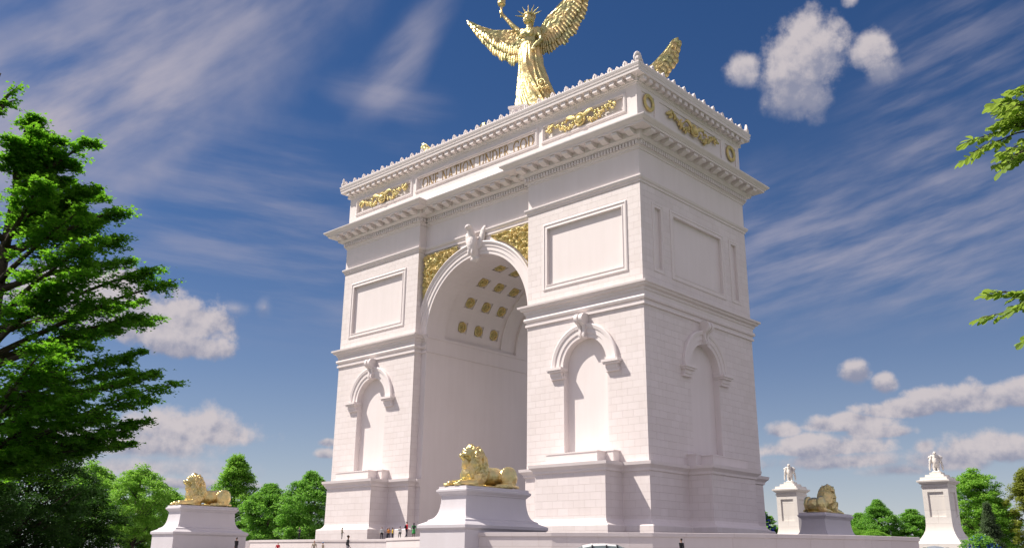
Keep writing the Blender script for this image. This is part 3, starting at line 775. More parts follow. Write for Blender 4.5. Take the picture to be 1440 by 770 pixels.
# ------------------------------------------------------------------ terrace
TP = [(1.64, -28.7), (8.4, -26.8), (16.1, -23.2), (23.1, -17.6), (28.2, -10.6), (30.2, -3.7), (24.5, 5), (16, 27), (5, 50), (-68, 55), (-70, 0), (-68.4, -8.6), (-48, -10.6), (-31, -9.8), (-29, -14), (-4.2, -24)]
def smooth_path(p, idx):
    return p
ter = MB()
mould(ter, TP, [(0, 0), (0, 2.02), (.10, 2.06), (.12, 2.35), (0, 2.37)])
cap(ter, TP, 2.37, 1)
to = ter.build('terrace', [M['terr'], stone_mat('terrace_floor', False, (.13, .12, .125))], None); tag(to, kind='structure')
rp_ = MB()     # sloping walk at the left end
A = [(-68.5, -8.6, 2.36), (-70.1, 0, 2.36), (-82, -6, .02), (-80, -15, .02)]
rp_.add(A+[(a, b, -.2) for a, b, c in A], [(0, 1, 2, 3), (0, 3, 7, 4), (1, 5, 6, 2), (2, 6, 7, 3), (0, 4, 5, 1)])
tag(rp_.build('ramp', M['stone']), kind='structure')
# ------------------------------------------------------------------ lions on pedestals
PEDP = [(1.32, 0), (1.32, 2.55), (1.38, 2.62), (1.52, 2.75), (1.54, 3.0), (1.42, 3.08), (.88, 3.34), (.84, 3.48), (.76, 3.51), (.58, 3.58), (.42, 3.72), (.29, 3.93), (.18, 4.22), (.10, 4.6), (.04, 5.1), (.02, 5.62), (.12, 5.66), (.14, 5.75), (.26, 5.84), (.38, 5.98), (.38, 6.14), (.22, 6.2), (.20, 6.42)]
def rect_loft(mb, x0, x1, y0, y1, prof, mi=0):
    p = [(x0, y0), (x1, y0), (x1, y1), (x0, y1)]
    mould(mb, p, prof, True, mi); d, z = prof[-1]; cap(mb, [(x0-d, y0-d), (x1+d, y0-d), (x1+d, y1+d), (x0-d, y1+d)], z+.001, mi)
ped_me = None
def lion_mesh():
    def disp(co, nn):
        mane = max(0, min(1, (1.2-abs(co.y+1.0))*1.1))*max(0, min(1, (co.z-.5)*1.5))
        face = 1-max(0, 1-(Vector((co.x, co.y+2.25, co.z-2.6)).length)/.75)
        q = co.copy(); q.z *= .55
        n1 = .42-abs(noise.noise(q*2.9)); n2 = .3-abs(noise.noise(q*6.5))
        return nn*((.46*n1+.20*n2)*mane*(.25+.75*face)+.05*noise.noise(co*2.0)+.02*noise.noise(co*6))
    P = [('e', (0, 2.45, .98), (.92, 1.15, .86)), ('e', (.78, 2.35, 1.02), (.46, 1.02, .98)), ('e', (-.78, 2.35, 1.02), (.46, 1.02, .98)),
         ('e', (0, 1.0, 1.10), (.80, 1.9, .76)), ('e', (0, -.55, 1.35), (.98, 1.05, 1.15)), ('e', (0, -.75, 2.0), (.95, .90, 1.05)),
         ('e', (0, -1.05, 2.55), (.86, .78, .84)), ('e', (0, -1.25, 1.5), (.86, .72, 1.2)), ('e', (0, -1.5, 1.15), (.66, .6, .9)),
         ('e', (0, -1.62, 2.78), (.50, .52, .48)), ('e', (0, -1.95, 2.95), (.36, .30, .26)), ('c', (0, -1.9, 2.82), (0, -2.4, 2.62), .24, .19), ('e', (0, -2.42, 2.58), (.25, .22, .20)),
         ('e', (0, -2.52, 2.68), (.13, .09, .08)), ('e', (0, -2.22, 2.36), (.22, .26, .13)), ('e', (.24, -2.05, 2.74), (.16, .2, .18)), ('e', (-.24, -2.05, 2.74), (.16, .2, .18)),
         ('e', (.20, -2.12, 2.98), (.13, .12, .08)), ('e', (-.20, -2.12, 2.98), (.13, .12, .08)), ('e', (.50, -1.42, 3.12), (.14, .10, .17)), ('e', (-.50, -1.42, 3.12), (.14, .10, .17)),
         ('e', (0, -1.2, 3.18), (.45, .5, .30)), ('e', (0, -2.0, 2.0), (.28, .3, .5)),
         ('e', (.78, -1.0, .78), (.36, .66, .62)), ('e', (-.78, -1.0, .78), (.36, .66, .62)),
         ('c', (.70, -1.5, .40), (.62, -3.1, .28), .32, .24), ('c', (-.70, -1.5, .40), (-.62, -3.1, .28), .32, .24),
         ('c', (1.02, 2.2, .35), (1.12, 1.05, .22), .34, .24), ('c', (-1.02, 2.2, .35), (-1.12, 1.05, .22), .34, .24),
         ('e', (1.14, .85, .20), (.24, .36, .2)), ('e', (-1.14, .85, .20), (.24, .36, .2)), ('e', (0, .3, .12), (1.25, 3.3, .14))]
    for s in (-1, 1):
        for k in range(4): P.append(('e', (s*.62+(k-1.5)*.13, -3.38, .18), (.085, .24, .15)))
    for k in range(9):
        t = k/9; P.append(('c', (1.0-.1*t+.35*math.sin(t*2.5), 3.3-t*1.8, .25), (1.0-.1*(t+.11)+.35*math.sin((t+.11)*2.5), 3.3-(t+.11)*1.8, .25), .13, .13))
    P.append(('e', (1.28, 1.45, .26), (.2, .34, .18)))
    return blob(P, .045, 2, disp)
lme = lion_mesh()
for i, (x0, y0, rz, la, lb) in enumerate([
    (-2.9, -29.1, 0, 'nearest gilded lion lying with forepaws out before the tall arch vault', 'big pale stone pedestal nearest the camera carrying the lion before the vault'),
    (-59.0, -27.0, 0, 'gilded lion lying on the pedestal at far left, trees close behind it', 'white stone pedestal left of the arch among trees carrying a gilded lion'),
    (3.2, 30.3, PI, 'small distant gilded lion seen from behind, right of the arch', 'shaded distant stone pedestal right of the arch under the small lion')]):
    W_, L_ = 3.2, 7.9
    p = thing('stone_pedestal', lb, 'pedestal', (x0+W_/2, y0+L_/2, 0), 0, 'lion pedestals around the arch')
    if ped_me is None:
        mb = MB(); rect_loft(mb, -W_/2, W_/2, -L_/2, L_/2, PEDP[:10]); pm1 = mb.build('pedestal_base', M['pedestal'], p, ang=30)
        mb = MB(); rect_loft(mb, -W_/2, W_/2, -L_/2, L_/2, PEDP[9:]); pm2 = mb.build('pedestal_block', M['pedestal'], p, ang=30); ped_me = (pm1, pm2)
    else:
        for q in ped_me: c = q.copy(); COL.objects.link(c); c.parent = p
    o = mesh_obj('lion_statue', lme, M['gold_lion']) if i == 0 else lo.copy()
    if i == 0: lo = o
    else: COL.objects.link(o)
    o.location = (x0+W_/2-.2, y0+L_/2-.15*(1 if rz == 0 else -1)+(.0), 6.41); o.rotation_euler = (0, 0, rz); o.scale = (1.12, 1.14, 1.10 if i != 1 else 1.2)
    tag(o, la, 'lion statue', 'gilded lions around the arch')
# ------------------------------------------------------------------ wings
def wing(mb, lead, trail, n=16, th=.14, up=Vector((0, -1, 0)), seed=4):
    """lead/trail: matching 3-D outlines from shoulder to tip: long vaned feathers under a rough covert sheet"""
    rgw = random.Random(seed)
    def samp(c, t):
        t *= len(c)-1; i = min(int(t), len(c)-2); return Vector(c[i]).lerp(Vector(c[i+1]), t-i)
    for ly, (e0, nn) in enumerate(((1.0, n), (.74, n))):
        off = up*(th*.8*ly)
        for k in range(nn):
            t = (k+.5+.5*ly)/(nn+.5)
            a = samp(lead, t*.97); b = a.lerp(samp(trail, min(1, t+.02)), e0*rgw.uniform(.93, 1.03)); d = b-a
            wv = samp(lead, min(1, t+.5/nn))-samp(lead, max(0, t-.5/nn)); wv2 = samp(trail, min(1, t+.5/nn))-samp(trail, max(0, t-.5/nn))
            st = [(0, .7), (.35, .9), (.75, .92), (.9, .78), (.97, .5), (1.0, .12)]; vs = []
            bend = up*rgw.uniform(-.1, .2)*th
            for s_, w in st:
                c = a+d*s_+off+bend*s_*s_*3; ww = wv.lerp(wv2, s_)*w*.78
                tl = up*(th*.55*w)      # one vane edge raised, so the feathers shade each other
                vs += [c-ww-tl*.3, c+up*th*.25*w, c+ww+tl, c-up*th*.25*w]
            fs = [(i*4+q, i*4+(q+1) % 4, (i+1)*4+(q+1) % 4, (i+1)*4+q) for i in range(len(st)-1) for q in range(4)]
            fs += [(0, 3, 2, 1), tuple((len(st)-1)*4+q for q in range(4))]
            mb.add(vs, fs)
    # covert sheet
    NU, NV = 44, 22; base = len(mb.v); sc_ = (Vector(lead[0])-Vector(lead[-1])).length
    for sd in (1, -1):
        g = []
        for i_ in range(NU+1):
            t = i_/NU; a = samp(lead, t*.98); b = samp(trail, t)
            for q in range(NV+1):
                w = q/NV; edge = .52+.07*math.sin(t*NU*1.3)+.05*noise.noise(Vector((t*9, 1, 0)))
                p = a.lerp(b, w*edge*(1-.25*t))
                h = th*(1.9*(1-w)**.6*(1-.5*t)+.5)+sc_*.020*(.5-abs(noise.noise(p*2.0)))+sc_*.010*noise.noise(p*5)
                if w >= .99: h = 0
                g.append(p+up*(h*(1 if sd > 0 else -.35)))
        mb.add(g, [(i_*(NV+1)+q, (i_+1)*(NV+1)+q, (i_+1)*(NV+1)+q+1, i_*(NV+1)+q+1) for i_ in range(NU) for q in range(NV)])
    mb.tube([samp(lead, i/12*.98) for i in range(13)], [th*(1.9-1.6*i/12) for i in range(13)], 8)
# ------------------------------------------------------------------ winged figure
st = thing('winged_statue', 'gilded winged woman with rayed crown raising a torch on top of the arch', 'statue', (CX+STX, CY+STY, STZ-.2), STR)
gw = MB(); NR, NA = 60, 160
for i in range(NR+1):
    t = i/NR; z = -2.2+t*12.4
    cx = 1.75*(1-t)**1.3+.12; rx = 3.95-2.35*t**.70+(.25*max(0, math.sin((t-.72)*8))if t > .72 else 0); ry = 2.5-1.25*t**.8
    for j in range(NA):
        a = 2*PI*j/NA; q = a+.5*math.sin(t*2.2)+.25*noise.noise(Vector((math.cos(a)*2, math.sin(a)*2, t*2)))
        amp = .30*(1-t*.75)
        f = 1+amp*(.5*abs(math.sin(q*7+1.2*t))**.7-.25)+amp*.30*math.sin(q*17+t*3)+.04*noise.noise(Vector((math.cos(a)*3, math.sin(a)*3, z)))
        knee = .55*math.exp(-((z-6.6)/1.7)**2)*math.exp(-((a-PI*1.42)/.38)**2)
        gw.v.append((cx+rx*f*math.cos(a), (ry*f+knee)*math.sin(a)+(-.35*(1-t)), z))
for i in range(NR):
    for j in range(NA): gw.f.append([i*NA+j, i*NA+(j+1) % NA, (i+1)*NA+(j+1) % NA, (i+1)*NA+j]); gw.m.append(0)
gw.f.append(list(range(NA))[::-1]); gw.m.append(0); gw.f.append([NR*NA+j for j in range(NA)]); gw.m.append(0)
gw.build('gown', M['gold'], st, smooth=True)
def sdisp(co, nn):
    if co.z > 13.9 or abs(co.x) > 2.3: return nn*.02*noise.noise(co*3)
    q = Vector((co.x*3.2, co.y*3.2, co.z*.8)); return nn*(.17*(.5-abs(noise.noise(q)))+.04*noise.noise(q*3))
SB_ = [('e', (.1, 0, 10.4), (1.5, 1.12, 1.3)), ('e', (.05, 0, 11.6), (1.35, 1.0, 1.2)), ('e', (0, -.05, 12.7), (1.62, 1.12, 1.2)), ('e', (.55, -.85, 12.5), (.55, .45, .55)), ('e', (-.55, -.85, 12.5), (.55, .45, .55)),
       ('c', (-1.5, 0, 13.5), (1.5, 0, 13.45), .58, .58), ('c', (0, 0, 13.5), (0, -.12, 14.9), .52, .46), ('e', (0, -.28, 15.75), (.78, .92, 1.08)), ('e', (0, -.62, 15.15), (.5, .42, .42)),
       ('e', (0, -1.18, 15.62), (.15, .22, .3)), ('e', (0, -1.08, 15.2), (.26, .14, .1)), ('e', (.3, -1.0, 15.85), (.2, .1, .1)), ('e', (-.3, -1.0, 15.85), (.2, .1, .1)), ('e', (.78, -.2, 15.6), (.1, .2, .28)), ('e', (-.78, -.2, 15.6), (.1, .2, .28)), ('e', (0, -.95, 16.1), (.55, .2, .16)),
       # raised right arm
       ('c', (-1.6, 0, 13.55), (-3.0, -.25, 15.1), .56, .42), ('c', (-3.0, -.25, 15.1), (-4.75, -.35, 17.5), .42, .27), ('e', (-5.0, -.35, 17.95), (.26, .34, .42)), 
       # lowered left arm
       ('c', (1.65, 0, 13.4), (2.3, -.3, 11.3), .55, .40), ('c', (2.3, -.3, 11.3), (1.5, -1.35, 9.7), .40, .26), ('e', (1.3, -1.55, 9.3), (.28, .26, .36))]
for k in range(4): SB_.append(('c', (-5.22, -.62+.0*k, 17.75+k*.17), (-4.86, -.72, 17.72+k*.17), .1, .085))
SB_.append(('c', (-4.75, -.5, 17.9), (-4.85, -.75, 18.3), .11, .09))
for k in range(4): SB_.append(('c', (1.1+k*.15, -1.7, 9.1), (1.08+k*.15, -1.75, 8.7-.06*(k % 2)), .09, .075))
SB_.append(('c', (1.5, -1.5, 9.2), (1.65, -1.72, 8.95), .1, .08))
mesh_obj('body', blob(SB_, .07, 3, sdisp), M['gold'], st)
hb = [('e', (0, .12, 15.95), (.95, .98, 1.0)), ('e', (0, .75, 15.3), (.6, .5, .7)), ('e', (.72, -.1, 15.7), (.25, .5, .7)), ('e', (-.72, -.1, 15.7), (.25, .5, .7))]
mesh_obj('hair', blob(hb, .08, 2, lambda c, n_: n_*.10*noise.noise(c*4)), M['gold'], st)
cw = MB()
cw.tube([(1.0*math.cos(2*PI*k/24), .05+.98*math.sin(2*PI*k/24)-.0, 16.45+.15*math.sin(2*PI*k/24)*-1) for k in range(25)], .15, 8)
for k in range(7):
    a = math.radians(-78+26*k); p0 = Vector((math.sin(a)*.9, -.35, 16.25+math.cos(a)*.62)); d = Vector((math.sin(a), -.15, math.cos(a)))
    cw.tube([p0, p0+d*.7, p0+d*1.55], [.17, .12, .03], 6)
cw.build('crown', M['gold'], st)
tb = MB()
tb.tube([(-5.05, -.45, 16.9), (-5.02, -.4, 18.4), (-5.0, -.38, 19.3), (-5.0, -.38, 19.5)], [.12, .17, .24, .55], 12); tb.tube([(-5, -.38, 19.5), (-5, -.38, 19.75), (-5, -.38, 20.1), (-5, -.38, 20.3)], [.62, .72, .66, .74], 14)
tt = tb.build('torch', M['gold'], st, smooth=False)
fl = blob([('e', (-5, -.38, 20.5), (.62, .62, .5)), ('c', (-5, -.38, 20.8), (-5.1, -.3, 21.6), .5, .12), ('c', (-4.7, -.5, 20.7), (-4.65, -.5, 21.2), .3, .06), ('c', (-5.3, -.2, 20.7), (-5.4, -.2, 21.3), .28, .06)], .07, 3, lambda c, n_: n_*.1*noise.noise(c*3))
mesh_obj('flame', fl, M['gold'], tt)
for nm, lead, trail in (('r', [(-1.2, .9, 13.6), (-2.6, 1.0, 14.6), (-4.4, .9, 15.0), (-6.5, .6, 15.2), (-8.6, .3, 16.1), (-11.2, -.1, 17.7)],
                         [(-1.2, .8, 8.0), (-3.2, .8, 7.7), (-5.2, .7, 9.0), (-7.0, .5, 10.7), (-9.2, .3, 13.6), (-11.6, -.1, 17.3)]),
                        ('l', [(1.2, .9, 13.0), (2.0, 1.0, 14.6), (3.0, .9, 16.0), (4.9, .6, 17.5), (7.0, .4, 19.4), (9.9, .1, 21.0)],
                         [(1.6, .8, 8.6), (3.6, .8, 9.0), (6.3, .6, 10.0), (8.5, .4, 12.0), (10.1, .2, 14.9), (10.9, 0, 18.6)])):
    w = MB(); wing(w, lead, trail, 22, .16); w.build('wing', M['gold'], st, smooth=True)
sh = MB()      # round shield of roses at the hem
for k in range(18):
    a = 2*PI*k/18; sh.ball((3.1+.62*math.cos(a), -2.75, 1.55+.62*math.sin(a)), (.2, .2, .2), 6, 5)
sh.ball((3.1, -2.75, 1.55), (.42, .42, .42), 8, 6)
for k in range(9): sh.ball((2.6+.25*k*.8, -2.7-.1*(k % 2), .55+.12*(k % 3)), (.26, .26, .26), 6, 5)
sh.build('rose_wreath', M['gold'], st, smooth=True)
# ------------------------------------------------------------------ gilded eagles on the roof
def big_eagle(name, label, loc, rz, mat, low=1.0):
    e = thing(name, label, 'eagle statue', loc, rz, 'gilded eagles on the arch roof')
    P = [('e', (0, 0, 2.6), (1.15, 1.3, 1.9)), ('c', (0, -.5, 3.9), (0, -.9, 5.1), .8, .55), ('e', (0, -1.05, 5.6), (.55, .72, .52)), ('c', (0, -1.6, 5.55), (0, -1.95, 5.15), .22, .07),
         ('c', (.5, -.1, 1.5), (.55, -.3, .5), .5, .3), ('c', (-.5, -.1, 1.5), (-.55, -.3, .5), .5, .3), ('e', (0, 1.1, 1.0), (.8, .5, 1.2), (.5, 0, 0))]
    for s in (-1, 1):
        for k in (-1, 0, 1): P.append(('c', (s*.55, -.3, .35), (s*.55+k*.3, -.95, .12), .16, .09))
    mesh_obj('body', blob(P, .11, 2, lambda c, n_: n_*(.08*noise.noise(c*3))), mat, e)
    for s in (-1, 1):
        w = MB(); kz = 1.0 if s > 0 else low
        wing(w, [(s*.8, .2, 4.4), (s*1.8, .3, 4.4+1.2*kz), (s*3.2, .2, 4.4+2.2*kz), (s*4.8, 0, 4.4+3.7*kz), (s*6.4, -.2, 4.4+5.6*kz)],
                [(s*.9, .3, 1.4), (s*3.0, .4, 4.4-2.4*kz), (s*5.4, .3, 4.4-.5*kz), (s*7.0, .1, 4.4+2*kz), (s*7.6, -.1, 4.4+5.2*kz)], 13, .10)
        w.build('wing', mat, e, smooth=True)
    return e
big_eagle('eagle_statue', 'gilded eagle on the arch roof corner at right, one raised wing showing', (-9.6, 13.0, 64.6), math.radians(25), M['gold'], .15)
big_eagle('eagle_statue', 'gilded eagle left of the winged woman on the roof, only feather tips showing', (CX+EGL[0][0], CY, EGL[0][2]), math.radians(10), M['gold'], .9)
# ------------------------------------------------------------------ pillars with white eagles
PILP = [(1.25, 0), (1.25, .45), (1.12, .55), (1.08, 1.0), (1.08, 2.45), (.98, 2.55), (.86, 2.75), (.58, 3.12), (.32, 3.55), (.14, 4.0), (.03, 4.6), (0, 5.5), (0, 9.15), (.08, 9.2), (.08, 9.32), (.0, 9.36), (.0, 9.5), (.14, 9.6), (.30, 9.78), (.42, 9.82), (.44, 10.02), (.1, 10.1), (.06, 10.42), (-.42, 10.46), (-.44, 10.75), (-.86, 10.78), (-.86, 11.05)]
def perch_eagle():
    def dd(c, n_): 
        return n_*(.03*noise.noise(c*7)+ (.05*(.5-abs(noise.noise(Vector((c.x*5, c.y*5, c.z*2.5))))) if abs(c.x) > .3 else 0))
    P = [('e', (0, 0, 1.35), (.36, .40, .62)), ('c', (0, -.1, 1.75), (0, -.18, 2.1), .27, .20), ('e', (0, -.22, 2.25), (.19, .25, .19)), ('c', (0, -.42, 2.25), (0, -.55, 2.1), .08, .03),
         ('c', (.17, -.02, .95), (.20, -.05, .25), .20, .10), ('c', (-.17, -.02, .95), (-.20, -.05, .25), .20, .10), ('e', (0, .35, .6), (.24, .14, .6), (.25, 0, 0)), ('e', (0, 0, .08), (.5, .45, .12))]
    for s in (-1, 1):
        P += [('e', (s*.50, .05, 1.45), (.15, .30, .55), (0, s*-.18, 0)), ('e', (s*.60, .12, .95), (.10, .24, .72), (0, s*-.12, 0)), ('c', (s*.36, 0, 1.9), (s*.58, .02, 1.75), .17, .16)]
        for k in (-1, 0, 1): P.append(('c', (s*.2, -.05, .2), (s*.2+k*.1, -.33, .14), .06, .04))
    return blob(P, .04, 2, dd)
pem = perch_eagle(); pil0 = None
for x, y, la, lb in ((-15.2, 65.1, 'white stone pillar just right of the arch, partly behind the lion pedestal', 'white stone eagle perched on the pillar just right of the arch'),
                     (11.1, 60.8, 'tall white stone pillar with flared base at the far right before the trees', 'white stone eagle perched on the tall far right pillar')):
    if pil0 is None:
        p = thing('stone_pillar', la, 'pillar', (x, y, 0), 0, 'eagle pillars'); pil0 = p; p.scale = (1.217,)*3
        mb = MB(); h = 1.55; fp = [PILP[i] for i in range(12)]
        rect_loft(mb, -h, h, -h, h, PILP[:12]); mb.build('pillar_base', M['pillar'], p, ang=32)
        mb = MB()
        for k in range(4):
            c, s = [(1, 0), (0, 1), (-1, 0), (0, -1)][k]
            fr = (lambda c, s: (lambda u, v_, n: (u*c+(h+n)*s, u*s-(h+n)*c, v_)))(c, s)
            plate(mb, fr, rect(-h, h, 5.5, 9.15), [(rect(-.95, .95, 5.6, 8.6), .16, True)], 0, 0, 0, 0)
        mb.build('shaft', M['pillar'], p)
        mb = MB(); rect_loft(mb, -h, h, -h, h, PILP[12:]); mb.build('pillar_cap', M['pillar'], p)
        e = mesh_obj('eagle_statue', pem, M['pillar']); e0 = e
    else:
        copy_tree(pil0, (x, y, 0), label=la, scale=1.217); e = e0.copy(); COL.objects.link(e)
    e.location = (x, y, 11.04*1.217); e.rotation_euler = (0, 0, math.radians(18)); e.scale = (1.4, 1.4, 1.3)
    tag(e, lb, 'eagle statue', 'white eagles on the pillars')
# ------------------------------------------------------------------ people
def cm(name, c, r=.8): return simple(name, c, r)
SKIN = [cm('skin_a', (.42, .25, .17), .5), cm('skin_b', (.20, .10, .06), .5)]
CL = {'black': cm('cloth_black', (.012, .012, .015)), 'white': cm('cloth_white', (.7, .7, .68)), 'olive': cm('cloth_olive', (.16, .13, .06)), 'dark': cm('cloth_dark', (.03, .03, .045)), 'jeans': cm('cloth_jeans', (.05, .06, .10)),
      'orange': cm('cloth_orange', (.65, .24, .04)), 'yellow': cm('cloth_yellow', (.70, .45, .05)), 'red': cm('cloth_red', (.60, .02, .04)), 'green': cm('cloth_green', (.04, .34, .07)), 'grey': cm('cloth_grey', (.25, .24, .25)), 'blue': cm('cloth_blue', (.10, .20, .40)), 'cream': cm('cloth_cream', (.5, .42, .32))}
HAIRM = cm('hair_dark', (.015, .010, .008), .5); SHOE = cm('shoe_leather', (.02, .02, .02), .5)
def person(label, x, y, z, h, rz, top, bot, skin=0, walk=0.0, arm=0, hair='short', dress=False, extra=None, shorts=False):
    k = h/1.75; w = walk; P = []
    hipz, kz, az = .93, .50, .085
    for s in (-1, 1):
        f = s*w
        hip = (s*.095, 0, hipz); kn = (s*.10, -.20*f-.02-(.10*abs(w)), kz+.0); an = (s*.10, -.42*f+(.10 if f < 0 else 0)*1, az+(.06 if f < 0 else 0))
        P += [('c', hip, kn, .088, .058), ('c', kn, an, .056, .038), ('e', (an[0], an[1]+.03, an[2]-.02), (.04, .05, .05)), ('c', (an[0], an[1]-.02, an[2]-.045), (an[0]*1.15, an[1]-.17, an[2]-.055), .038, .032)]
        sh = (s*.185, 0, 1.42)
        if arm == 1 and s == 1: el = (s*.25, -.10, 1.16); wr = (s*.12, -.28, 1.22)
        elif arm == 2: el = (s*.26, -.05, 1.15); wr = (s*.17, -.22, 1.02)
        else: el = (s*.245, .04+.12*f, 1.14); wr = (s*.265, -.06+.22*f, .90)
        P += [('c', sh, el, .052, .040), ('c', el, wr, .038, .026)]
        d = (Vector(wr)-Vector(el)).normalized(); pm = Vector(wr)+d*.05
        P.append(('e', tuple(pm), (.022, .034, .045)))
        side = Vector((0, 1, 0)) if abs(d.z) > .5 else Vector((0, 0, 1))
        side = (side-d*side.dot(d)).normalized()
        for q, L_ in ((-.026, .062), (-.009, .074), (.009, .070), (.026, .055)):
            a = pm+side*q*.9+d*.03; b = a+d*L_*.6; c = b+(d*.6+Vector((-s*.6, -.2, 0))).normalized()*L_*.45
            P += [('c', tuple(a), tuple(b), .0105, .010), ('c', tuple(b), tuple(c), .010, .009)]
        a = pm-side*.03; P.append(('c', tuple(a), tuple(a-side*.022+d*.045), .012, .010))
    P += [('e', (0, .01, .97), (.165, .115, .13)), ('e', (0, 0, 1.13), (.135, .095, .16)), ('e', (0, 0, 1.32), (.168, .112, .17)), ('c', (-.16, 0, 1.425), (.16, 0, 1.425), .052, .052),
          ('c', (0, .01, 1.44), (0, -.01, 1.56), .058, .050), ('e', (0, -.012, 1.655), (.072, .090, .108)), ('e', (0, -.045, 1.60), (.05, .05, .045)), ('c', (0, -.095, 1.67), (0, -.112, 1.64), .012, .015),
          ('e', (.073, 0, 1.645), (.012, .022, .030)), ('e', (-.073, 0, 1.645), (.012, .022, .030)), ('e', (0, -.088, 1.605), (.024, .012, .008)), ('e', (0, -.085, 1.69), (.05, .014, .01))]
    if dress:
        for q in range(8): P.append(('e', (0, 0, .98-q*.055), (.17+q*.009, .13+q*.009, .06)))
    me = blob(P, .0145, 2)
    mats = [SKIN[skin], CL[top], CL[bot], SHOE]
    for m in mats: me.materials.append(m)
    idx = []
    for pl in me.polygons:
        c = pl.center; ax = abs(c.x)
        if c.z > 1.475 and ax < .1: i = 0
        elif c.z > 1.0 or (dress and c.z > .55 and ax < .235): i = 1
        elif c.z > .10: i = 2 if not (dress or (shorts and c.z < .52)) else 0
        else: i = 3
        if ax > .185 and c.z < 1.10 and not (dress and c.z < .95 and ax < .22) and (arm == 0): i = 0 if c.z < .93 or shorts else 1
        if arm and (c.y < -.19) and c.z > .98: i = 0
        idx.append(i)
    o = thing('person', label, 'person', (x, y, z), rz, 'visitors around the arch')
    b = bpy.data.objects.new('body', me); COL.objects.link(b); b.parent = o
    me.polygons.foreach_set('material_index', idx); me.update()
    if hair == 'cap':
        mb = MB(); mb.ball((0, .0, 1.71), (.088, .10, .075), 12, 8); mb.ball((0, -.11, 1.705), (.065, .07, .012), 10, 6); mb.build('cap', CL['blue'], o, smooth=True)
    else:
        P = [('e', (0, .018, 1.69), (.083, .095, .088))]
        if hair == 'long': P += [('e', (0, .06, 1.58), (.085, .05, .14)), ('e', (0, .07, 1.47), (.075, .04, .10))]
        if hair == 'bun': P += [('e', (0, .09, 1.74), (.045, .045, .045))]
        mesh_obj('hair', blob(P, .014, 1), HAIRM, o)
    if extra == 'backpack':
        mesh_obj('backpack', blob([('e', (0, .17, 1.24), (.14, .09, .20)), ('e', (0, .23, 1.14), (.10, .06, .09)), ('c', (.10, .10, 1.42), (.11, -.09, 1.25), .02, .02), ('c', (-.10, .10, 1.42), (-.11, -.09, 1.25), .02, .02)], .018, 1), CL['black'], o)
    o.scale = (k, k, k)
    return o
PZ2 = 2.37
person('standing person with olive top and dark trousers before the left pier plinth', -47.9, -6.6, PZ2, 1.68, 2.6, 'olive', 'black', arm=2, hair='long')
person('standing person with white top and black trousers at the left of the group', -40.7, -5.3, PZ2, 1.7, 1.2, 'white', 'black', walk=.3)
person('person all in dark clothes beside the one in the white top', -44.5, -1.2, PZ2, 1.66, -1.0, 'grey', 'dark', arm=1)
person('person in an orange top and dark trousers beside the yellow top', -40.9, -3.9, PZ2, 1.66, .6, 'orange', 'dark', arm=2, hair='long')
person('person with a bright yellow top and black trousers in the middle of the group', -39.6, -4.3, PZ2, 1.62, 2.8, 'yellow', 'black', hair='bun')
person('person with a pale top and black trousers stooping beside the red jacket', -35.7, -6.3, PZ2, 1.68, -2.0, 'white', 'black', arm=1, walk=.35)
person('tallest person of the group, red jacket and black backpack', -28.6, -11.2, PZ2, 1.98, 2.9, 'red', 'dark', walk=.25, extra='backpack')
person('person in a green dress with long black hair at the pedestal edge', -26.8, -11.6, PZ2, 1.80, -2.4, 'green', 'black', dress=True, hair='long', extra='backpack', skin=1)
person('person in black standing before the trees left of the arch', -55.1, -8.8, PZ2, 1.72, .4, 'dark', 'black', arm=2)
person('person in a dark coat walking beside the left lion pedestal', -19.4, -39.9, 0, 1.80, -1.3, 'black', 'dark', walk=.6, dress=False)
person('person in a red top whose head just shows above the frame edge', -40.0, -22.0, 0, 1.72, 1.0, 'red', 'jeans')
person('person in a grey striped top walking below the left pier', -22.3, -29.1, 0, 1.74, .9, 'cream', 'jeans', walk=.5)
person('person wearing a blue cap below the left pier', -30.0, -22.5, 0, 1.72, -1.2, 'cream', 'grey', hair='cap', walk=.3)
person('person in a black shirt and light trousers seen from behind below the left pier', .8, -42.2, 0, 1.80, 2.7, 'black', 'grey', walk=.25, skin=1)
person('lone person in a dark jacket over white, walking past the right terrace wall', 21.6, -27.5, 0, 1.78, -1.8, 'black', 'white', walk=.5)
person('tiny person in a pale top by the far left trees', -93.0, -18.0, 0, 1.72, .5, 'white', 'jeans')
